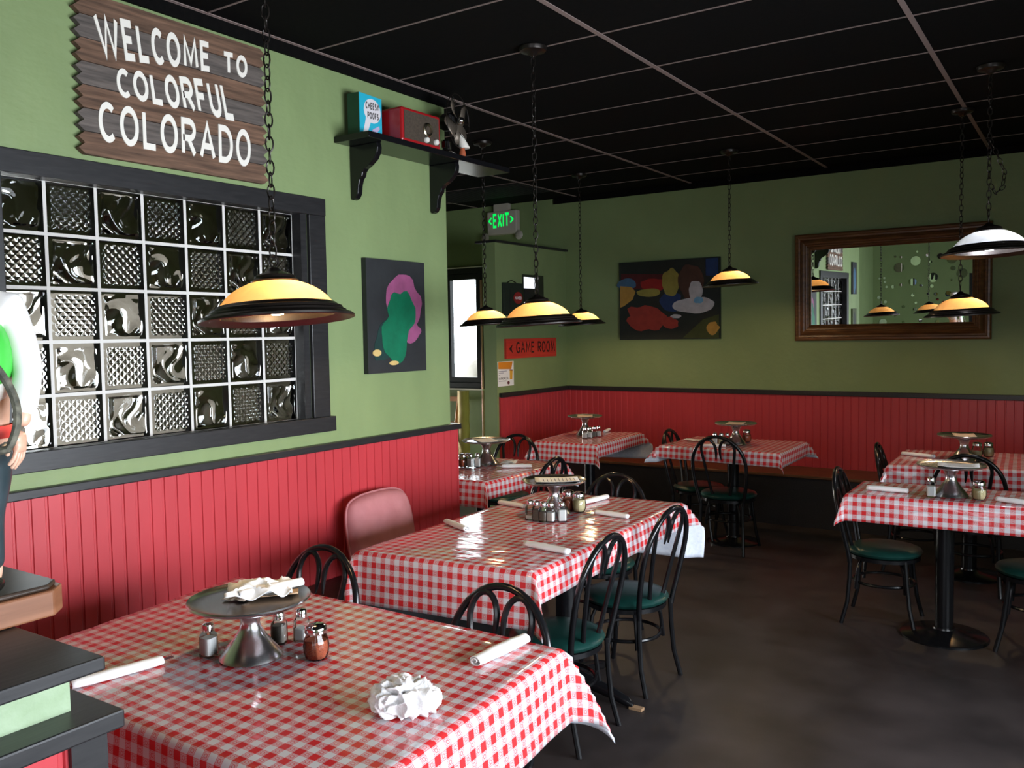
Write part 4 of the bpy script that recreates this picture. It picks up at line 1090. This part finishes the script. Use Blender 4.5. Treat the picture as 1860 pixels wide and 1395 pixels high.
# radio
rd = thing('table_radio', 'red table radio with round dial on the shelf', 'radio', (.0, .41, ZS+.001), -.02)
M_rr = mat('red_lacquer', (.33, .012, .015, 1), .25)
MB().box(0, .195, 0, .31, 0, .175).build('cabinet', M_rr, rd, smooth=False, bevel=.012)
MB().box(.194, .1975, .018, .292, .016, .158).build('grille', mottled('brown_grille', (.045, .032, .022, 1), (.075, .055, .038, 1), 90, .7, .3, .002), rd, smooth=False)
rx = lambda y, z: (lambda p: Vector((.1975+p.z, y+p.x, z+p.y)))
MB().lathe([(.022, 0), (.036, 0), (.037, .006), (.030, .010), (.022, .008), (.022, 0)], 32).xf(rx(.20, .085)).build('dial', mat('brass_ring', (.55, .48, .34, 1), .25, 1.0), rd)
for y in (.185, .262): MB().lathe([(.015, 0), (.015, .012), (.012, .016), (.001, .017)], 24, capb=True, capt=True).xf(rx(y, .032)).build('knob', mat('ivory_knob', (.75, .72, .66, 1), .4) if y < .2 else MATS['ivory_knob'], rd)
# antique fan
fan = thing('antique_fan', 'small antique metal fan with dark blades at the end of the shelf', 'fan', (.11, .875, ZS+.001), .2)
fan.scale = (1.15, 1.15, 1.15)
MB().lathe([(.055, 0), (.058, .008), (.05, .02), (.036, .028), (.03, .04), (.028, .07), (.018, .08)], 32, capb=True, capt=True).build('base', M_chrome, fan)
M_blade = mat('dark_brass', (.16, .13, .10, 1), .45, .5)
fc = Vector((.05, 0, .165))
MB().lathe([(.001, -.08), (.03, -.075), (.042, -.05), (.042, -.01), (.03, .0), (.001, .004)], 24, capb=True, capt=True).xf(lambda p: fc+Vector((p.z, p.x, p.y))).build('motor', M_black, fan)
for k in range(4):
    a = k*PI/2+.5
    mb = MB(); vs = []
    for j in range(7):
        r_ = .02+.085*j/6; w2 = .012+.034*math.sin(min(1, j/4.2)*PI*.55)*(1 if j < 6 else .6)
        for s_ in (-1, 1): vs.append((.012+s_*.012, r_, s_*w2))
    mb.add(vs, [(2*j, 2*j+1, 2*j+3, 2*j+2) for j in range(6)])
    mb.xf(lambda p, a=a: fc+Vector((p.x, p.y*math.cos(a)-p.z*math.sin(a), p.y*math.sin(a)+p.z*math.cos(a))))
    o = mb.build('blade', M_blade, fan); sm = o.modifiers.new('thickness', 'SOLIDIFY'); sm.thickness = .002
MB().tube([fc+Vector((.02, .125*math.cos(2*PI*k/40), .125*math.sin(2*PI*k/40))) for k in range(40)], .002, 6, closed=True).build('guard_ring', M_bronze, fan)
for k in range(6):
    a = k*PI/3; MB().tube([fc+Vector((.0, .03*math.cos(a), .03*math.sin(a))), fc+Vector((.03, .09*math.cos(a), .09*math.sin(a))), fc+Vector((.02, .125*math.cos(a), .125*math.sin(a)))], .0015, 5).build('guard_wire', M_bronze, fan)
MB().sphere(tuple(fc+Vector((.035, 0, 0))), .017, 10).build('hub', M_chrome, fan)
mg = thing('white_figurine', 'small white cone figurine in front of the fan on the shelf', 'figurine', (.175, .945, ZS+.001), 0)
MB().lathe([(.028, .05), (.03, .056), (.022, .09), (.012, .125), (.006, .135)], 20, capb=True, capt=True).xf(lambda p: Vector((p.x+.25*(.09-p.z), p.y+.18*(.09-p.z), p.z))).build('cone', M_cream, mg)
MB().lathe([(.018, 0), (.02, .02), (.012, .05), (.004, .06)], 16, capb=True, capt=True).build('stem', mat('rust_figure', (.42, .10, .04, 1), .5), mg)

# mauve cushion on the left bench
n = 26; mb = MB(); vs = []
for sgnv in (1, -1):
    for j in range(n+1):
        for i in range(n+1):
            a, b_ = i/n*2-1, j/n*2-1
            e = (1-a**4)*(1-b_**4); th = .062*max(0, e)**.5
            pin = 1-.10*(1-abs(a))*(abs(b_)**6)-.0; pin2 = 1-.07*(1-abs(b_))*(abs(a)**6)
            wr = .004*noise.noise(Vector((a*4, b_*4, sgnv)))*e
            rc = 1-.13*(a*a*b_*b_)**1.5
            vs.append((sgnv*(th+.004)+wr, a*.222*rc*(1-.03*(b_**2)), b_*.215*rc*(1-.03*(a**2))))
N1 = (n+1)**2
fs = [(o_+j*(n+1)+i, o_+j*(n+1)+i+1, o_+(j+1)*(n+1)+i+1, o_+(j+1)*(n+1)+i) for o_ in (0, N1) for j in range(n) for i in range(n)]
rim = [i for i in range(n+1)]+[j*(n+1)+n for j in range(1, n+1)]+[n*(n+1)+i for i in range(n-1, -1, -1)]+[j*(n+1) for j in range(n-1, 0, -1)]
fs += [(rim[k], rim[(k+1) % len(rim)], N1+rim[(k+1) % len(rim)], N1+rim[k]) for k in range(len(rim))]
mb.add(vs, fs)
cu = thing('seat_cushion', 'mauve velour cushion leaning on the red wainscot', 'cushion', (.125, .255, .625), -.10)
cu.rotation_euler = (.03, -.16, -.06)
mb.build('pad', M_pink, cu, angle=80)
MB().tube([((.0), vs[k][1]*1.012, vs[k][2]*1.012) for k in rim], .006, 6, closed=True).build('piping', M_pink, cu)

# ================================================================ game room things
lg = thing('log_post', 'pale peeled log post below the game room window', 'post', (-2.52, 4.50, 0))
mb = MB().tube([(.010*noise.noise(Vector((k*.9, 0, 0))), .01*noise.noise(Vector((0, k*.9, 0))), k*.1) for k in range(11)]+[(0, 0, 1.03)], [.062+.006*noise.noise(Vector((k, 3, 1))) for k in range(12)], 16)
mb.build('trunk', mottled('peeled_log', (.50, .38, .16, 1), (.68, .55, .28, 1), 8, .7, .3, .004, stretch=(2, 2, .5)), lg)
hc = thing('folding_frame', 'brown wooden folding chair frame leaning under the game room window', 'chair', (-2.66, 4.33, 0))
M_hw = mottled('honey_wood', (.30, .13, .05, 1), (.45, .22, .09, 1), 12, .35, .1, .002)
for x in (0., -.42): MB().tube([(x, .28, .98), (x+.14*(1 if x == 0 else -1)*.9, -.1, 0)], .018, 8).build('leg', M_hw, hc)
for x in (0., -.42): MB().tube([(x*1.05, -.16, .70), (x+.02, .25, 0)], .018, 8).build('leg', M_hw, hc)
for z, y in ((.93, .265), (.62, .12), (.34, .03)): MB().box(-.46, .05, y-.012, y+.012, z-.025, z+.025).build('rung', M_hw, hc, smooth=False)
MB().box(-.48, .07, -.2, .18, .66, .69).build('seat', M_hw, hc, smooth=False)
pp = MB().tube([(-2.395, YB-.03, .35), (-2.395, YB-.03, 2.22)], .014, 10)
tag(pp.build('copper_pipe', mat('copper_pink', (.60, .36, .28, 1), .35, .3)), 'thin pinkish vertical pipe right of the game room window', 'pipe')

# ================================================================ half wall with ledge and chef statue
hw = thing('half_wall', 'red half wall with stepped black ledges in the lower left corner', 'divider', (0, -2.2, 0))
hx = 1.745
MB().box(.03, hx-.022, -.60, -.035, 0, .968).build('core', M_red, hw, smooth=False)
wainscot('panelling', hw, lambda u, d, z: (hx-.022+d, u, z), -.60, -.085, .968, .085)
MB().box(hx-.05, hx+.006, -.085, -.022, 0, .968).build('corner_post', M_black, hw, smooth=False)
MB().box(.03, hx+.026, -.62, 0, .968, 1.0).build('lower_ledge', M_black, hw, smooth=False, bevel=.004)
mb = MB().box(.03, hx-.045, -.235, -.055, 1.0, 1.062)
mb.build('plaster_band', mottled('thick_green_plaster', (.25, .34, .20, 1), (.31, .40, .26, 1), 14, .5, .7, .01), hw, smooth=False)
MB().box(.03, hx-.012, -.26, -.008, 1.062, 1.087).build('upper_ledge', M_black, hw, smooth=False, bevel=.004)
kn = MB().lathe([(.008, 0), (.009, .012), (.017, .02), (.019, .028), (.014, .034), (.001, .036)], 20, capb=True, capt=True).xf(lambda p: Vector((hx-.004+p.z, -.235+p.x, .925+p.y)))
kn.build('knob', [mat('ivory', (.8, .78, .75, 1), .35)], hw)

SX, SYY, SZB = 1.372, -2.235, 1.088
wbs = thing('wooden_plinth', 'reddish wooden plinth with chamfered corners under the chef statue', 'plinth', (SX-.090, SYY-.030, SZB), .0)
def octa(hx_, hy_, c): return [(hx_, c-hy_), (hx_, hy_-c), (hx_-c, hy_), (c-hx_, hy_), (-hx_, hy_-c), (-hx_, c-hy_), (c-hx_, -hy_), (hx_-c, -hy_)]
def layer(hx_, hy_, c, z0, z1, m, name): MB().prism(octa(hx_, hy_, c), lambda a, b_, d: (a, b_, d), z0, z1).build(name, m, wbs, smooth=False, bevel=.004)
layer(.160, .165, .035, 0, .052, M_copperwood, 'block'); layer(.150, .155, .03, .052, .062, mottled('dark_stain', (.03, .02, .014, 1), (.06, .04, .03, 1), 12, .3, .1), 'top')
# statue, about half life size; local +Y is its front
stt = thing('chef_statue', 'chef statue in white shirt and green vest at the left edge of the photo', 'statue', (SX-.002, SYY+.001, SZB+.062), math.radians(-147))
stt.rotation_euler = (0, 0, math.radians(-147))
k_ = .40
def skin(name, verts, edges, radii, m, parent, root=0, sub=2):
    me = D.meshes.new(name); me.from_pydata([tuple(c*k_ for c in v) for v in verts], edges, [])
    o = D.objects.new(name, me); COL.objects.link(o)
    o.modifiers.new('skin', 'SKIN'); 
    for i, r_ in enumerate(radii):
        sv = me.skin_vertices[0].data[i]; rr = r_ if isinstance(r_, tuple) else (r_, r_); sv.radius = (rr[0]*k_, rr[1]*k_); sv.use_root = (i == root)
    ss = o.modifiers.new('sub', 'SUBSURF'); ss.levels = sub; ss.render_levels = sub
    bpy.context.view_layer.update()
    m2 = D.meshes.new_from_object(o.evaluated_get(bpy.context.evaluated_depsgraph_get()))
    D.objects.remove(o); D.meshes.remove(me)
    m2.materials.clear(); m2.materials.append(m); m2.name = name
    m2.polygons.foreach_set('material_index', [0]*len(m2.polygons))
    for f in m2.polygons: f.use_smooth = True
    ob = D.objects.new(name, m2); COL.objects.link(ob); ob.parent = parent
    return ob
M_skin = mottled('painted_skin', (.62, .34, .23, 1), (.72, .45, .33, 1), 30, .35, .1, .001)
M_shirt = mottled('painted_white_shirt', (.78, .74, .70, 1), (.88, .86, .84, 1), 8, .3, .1, .002)
M_vestg = mat('bright_green_vest', (.06, .48, .06, 1), .4); M_trous = mottled('dark_teal_trousers', (.018, .032, .038, 1), (.032, .05, .058, 1), 12, .35, .1, .002)
M_belt = mat('red_sash', (.62, .05, .04, 1), .45)
#            0 pelvis       1 waist        2 chest         3 neck base    4 neck        5 head          6 L shoulder   7 L elbow      8 L wrist    9 R sh  10 R el 11 R wr   12-14 L leg   15-17 R leg
V_ = [(0, 0, .72), (0, .03, .95), (0, .01, 1.25), (0, 0, 1.40), (0, .01, 1.48), (0, .02, 1.60),
      (-.20, 0, 1.36), (-.275, .01, 1.06), (-.285, .10, .80), (.20, 0, 1.36), (.275, .03, 1.10), (.22, .20, .95),
      (-.075, 0, .62), (-.06, .01, .38), (-.06, 0, .07), (.075, 0, .62), (.06, .01, .38), (.06, 0, .07), (-.07, .13, .035), (.07, .13, .035)]
E_ = [(0, 1), (1, 2), (2, 3), (3, 4), (4, 5), (2, 6), (6, 7), (7, 8), (2, 9), (9, 10), (10, 11), (0, 12), (12, 13), (13, 14), (0, 15), (15, 16), (16, 17), (14, 18), (17, 19)]
R_ = [.13, .16, .15, .08, .06, .095, .07, .052, .034, .07, .052, .034, .075, .05, .04, .075, .05, .04, .035, .035]
body = skin('body', V_, E_, R_, M_skin, stt)
# left hand, hanging, five bent fingers rooted in the palm
def hand(wr, sgn_):
    wx, wy, wz = wr
    vs = [(wx, wy, wz), (wx, wy+.015, wz-.05), (wx, wy+.02, wz-.09)]; es = [(0, 1), (1, 2)]; rs = [(.028, .032), (.024, .042), (.022, .042)]
    for i, (dy, ln) in enumerate(((-.032, .072), (-.011, .085), (.011, .08), (.032, .062))):
        b0 = len(vs); p = (wx, wy+.02+dy, wz-.095)
        vs += [p, (p[0]+sgn_*.004, p[1]+.006, p[2]-ln*.42), (p[0]+sgn_*.016, p[1]+.012, p[2]-ln*.75), (p[0]+sgn_*.03, p[1]+.014, p[2]-ln)]
        es += [(2, b0), (b0, b0+1), (b0+1, b0+2), (b0+2, b0+3)]; rs += [.011, .0105, .0095, .008]
    b0 = len(vs); vs += [(wx+sgn_*.012, wy+.055, wz-.045), (wx+sgn_*.02, wy+.075, wz-.085), (wx+sgn_*.026, wy+.078, wz-.115)]
    es += [(1, b0), (b0, b0+1), (b0+1, b0+2)]; rs += [.014, .012, .009]
    return vs, es, rs
for wr, sg in (((-.285, .105, .79), 1), ((.22, .205, .94), -1)):
    vs, es, rs = hand(wr, sg); h_ = skin('hand', vs, es, rs, M_skin, body)
skin('shirt', [(0, .05, .86), (0, .07, .99), (0, .03, 1.26), (0, 0, 1.41), (-.205, 0, 1.36), (-.278, .012, 1.07), (-.288, .085, .84), (.205, 0, 1.37), (.285, .03, 1.10), (.225, .18, .965)],
     [(0, 1), (1, 2), (2, 3), (2, 4), (4, 5), (5, 6), (2, 7), (7, 8), (8, 9)], [.175, .205, .175, .085, .088, .070, .056, .088, .070, .056], M_shirt, stt)
skin('vest', [(-.05, .13, .97), (-.055, .14, 1.09), (-.04, .10, 1.25), (-.10, .06, 1.37), (.07, .06, 1.37)], [(0, 1), (1, 2), (2, 3), (2, 4)], [.19, .235, .215, .105, .105], M_vestg, stt)
skin('trousers', [(0, .02, .78), (0, .01, .70), (-.082, 0, .60), (-.062, .01, .38), (-.060, .01, .10), (.082, 0, .60), (.062, .01, .38), (.060, .01, .10)], [(0, 1), (1, 2), (2, 3), (3, 4), (1, 5), (5, 6), (6, 7)], [.175, .165, .10, .062, .055, .10, .062, .055], M_trous, stt)
MB().lathe([(.176*k_, -.03*k_), (.184*k_, 0), (.176*k_, .03*k_)], 40, (0, .03*k_, .775*k_)).build('sash', M_belt, stt)
for s_ in (-1, 1): MB().sphere((s_*.075*k_, .085*k_, .045*k_), .06*k_, 10, sc_=(.9, 1.9, .75)).build('shoe', M_blackgloss, stt)
MB().sphere((-.06*k_, .262*k_, .86*k_), .014*k_, 8).build('button', M_black, stt)
def strap_pts():
    o = []
    for q in range(25):
        a = q/24; o.append(((-.03-.36*math.sin(a*PI*.62))*k_*.86, (.30-.04*a-.08*math.sin(a*PI))*k_, (1.36-.64*a-.02*math.sin(a*PI))*k_))
    o += [((-.22+.05*j)*k_, (.255+.012*j)*k_, (.70-.012*j)*k_) for j in range(1, 7)]
    return o
st = strap_pts()
MB().tube(st, [.018*k_]*len(st), 8).build('strap', mottled('camouflage', (.02, .022, .018, 1), (.16, .15, .11, 1), 60, .7, .1), stt)
# head: hat and face details
MB().lathe([(.098, 1.665), (.108, 1.67), (.105, 1.76), (.125, 1.84), (.145, 1.93), (.13, 2.0), (.07, 2.03), (.01, 2.035)], 28, capb=True, capt=True).xf(lambda p: Vector((p.x*k_, (p.y+.02)*k_, p.z*k_))).build('hat', M_shirt, stt)
MB().sphere((0, .125*k_, 1.585*k_), .02*k_, 8, sc_=(.8, 1.2, 1.4)).build('nose', M_skin, body)
for s_ in (-1, 1):
    MB().sphere((s_*.036*k_, .105*k_, 1.615*k_), .013*k_, 8).build('eye', M_black, body)
    MB().sphere((s_*.097*k_, .02*k_, 1.595*k_), .026*k_, 8, sc_=(.45, .8, 1.2)).build('ear', M_skin, body)
MB().tube([(x*k_, (.112-abs(x)*.3)*k_, (1.54+x*x*4)*k_) for x in (-.035, -.02, 0, .02, .035)], .006*k_, 6).build('mouth', M_belt, body)

# ================================================================ rear wall round mirrors (seen in the big mirror)
random.seed(11); placed = []
tries = 0
while len(placed) < 46 and tries < 4000:
    tries += 1
    r_ = random.choice([.018, .022, .028, .03, .04, .05, .065, .085]); x = random.uniform(-.2, 1.22); z = random.uniform(1.45, 2.75)
    if all(math.hypot(x-a, z-b_) > r_+c+.03 for a, b_, c in placed): placed.append((x, z, r_))
for x, z, r_ in placed:
    o = MB().lathe([(r_, 0), (r_, .006), (r_*.99, .007)], 24, capb=True, capt=True).xf(lambda p: Vector((p.x, p.z, p.y))).build('round_mirror', M_mirror)
    o.location = (x, -4.76, z)
    tag(o, ('large' if r_ > .06 else 'small')+' round mirror disc on the rear wall, seen in the framed mirror', 'mirror', 'round mirrors on the rear wall')
for (y, z, w2, h2, c1, c2, lb) in ((-2.12, 1.98, .36, .62, M_pblack, M_q['sky'], 'upper'), (-2.1, 1.42, .34, .42, M_q['moss'], M_q['night'], 'lower')):
    canvas(lb+' small painting beyond the glass block window, seen in the framed mirror', lambda u, v, d, y=y, z=z: (XW+d, y+u, z+v), w2*.8, h2*.8, c1, [(c2, blob(.55, .45, .25, .4, w=.3, sd=3))], .025)
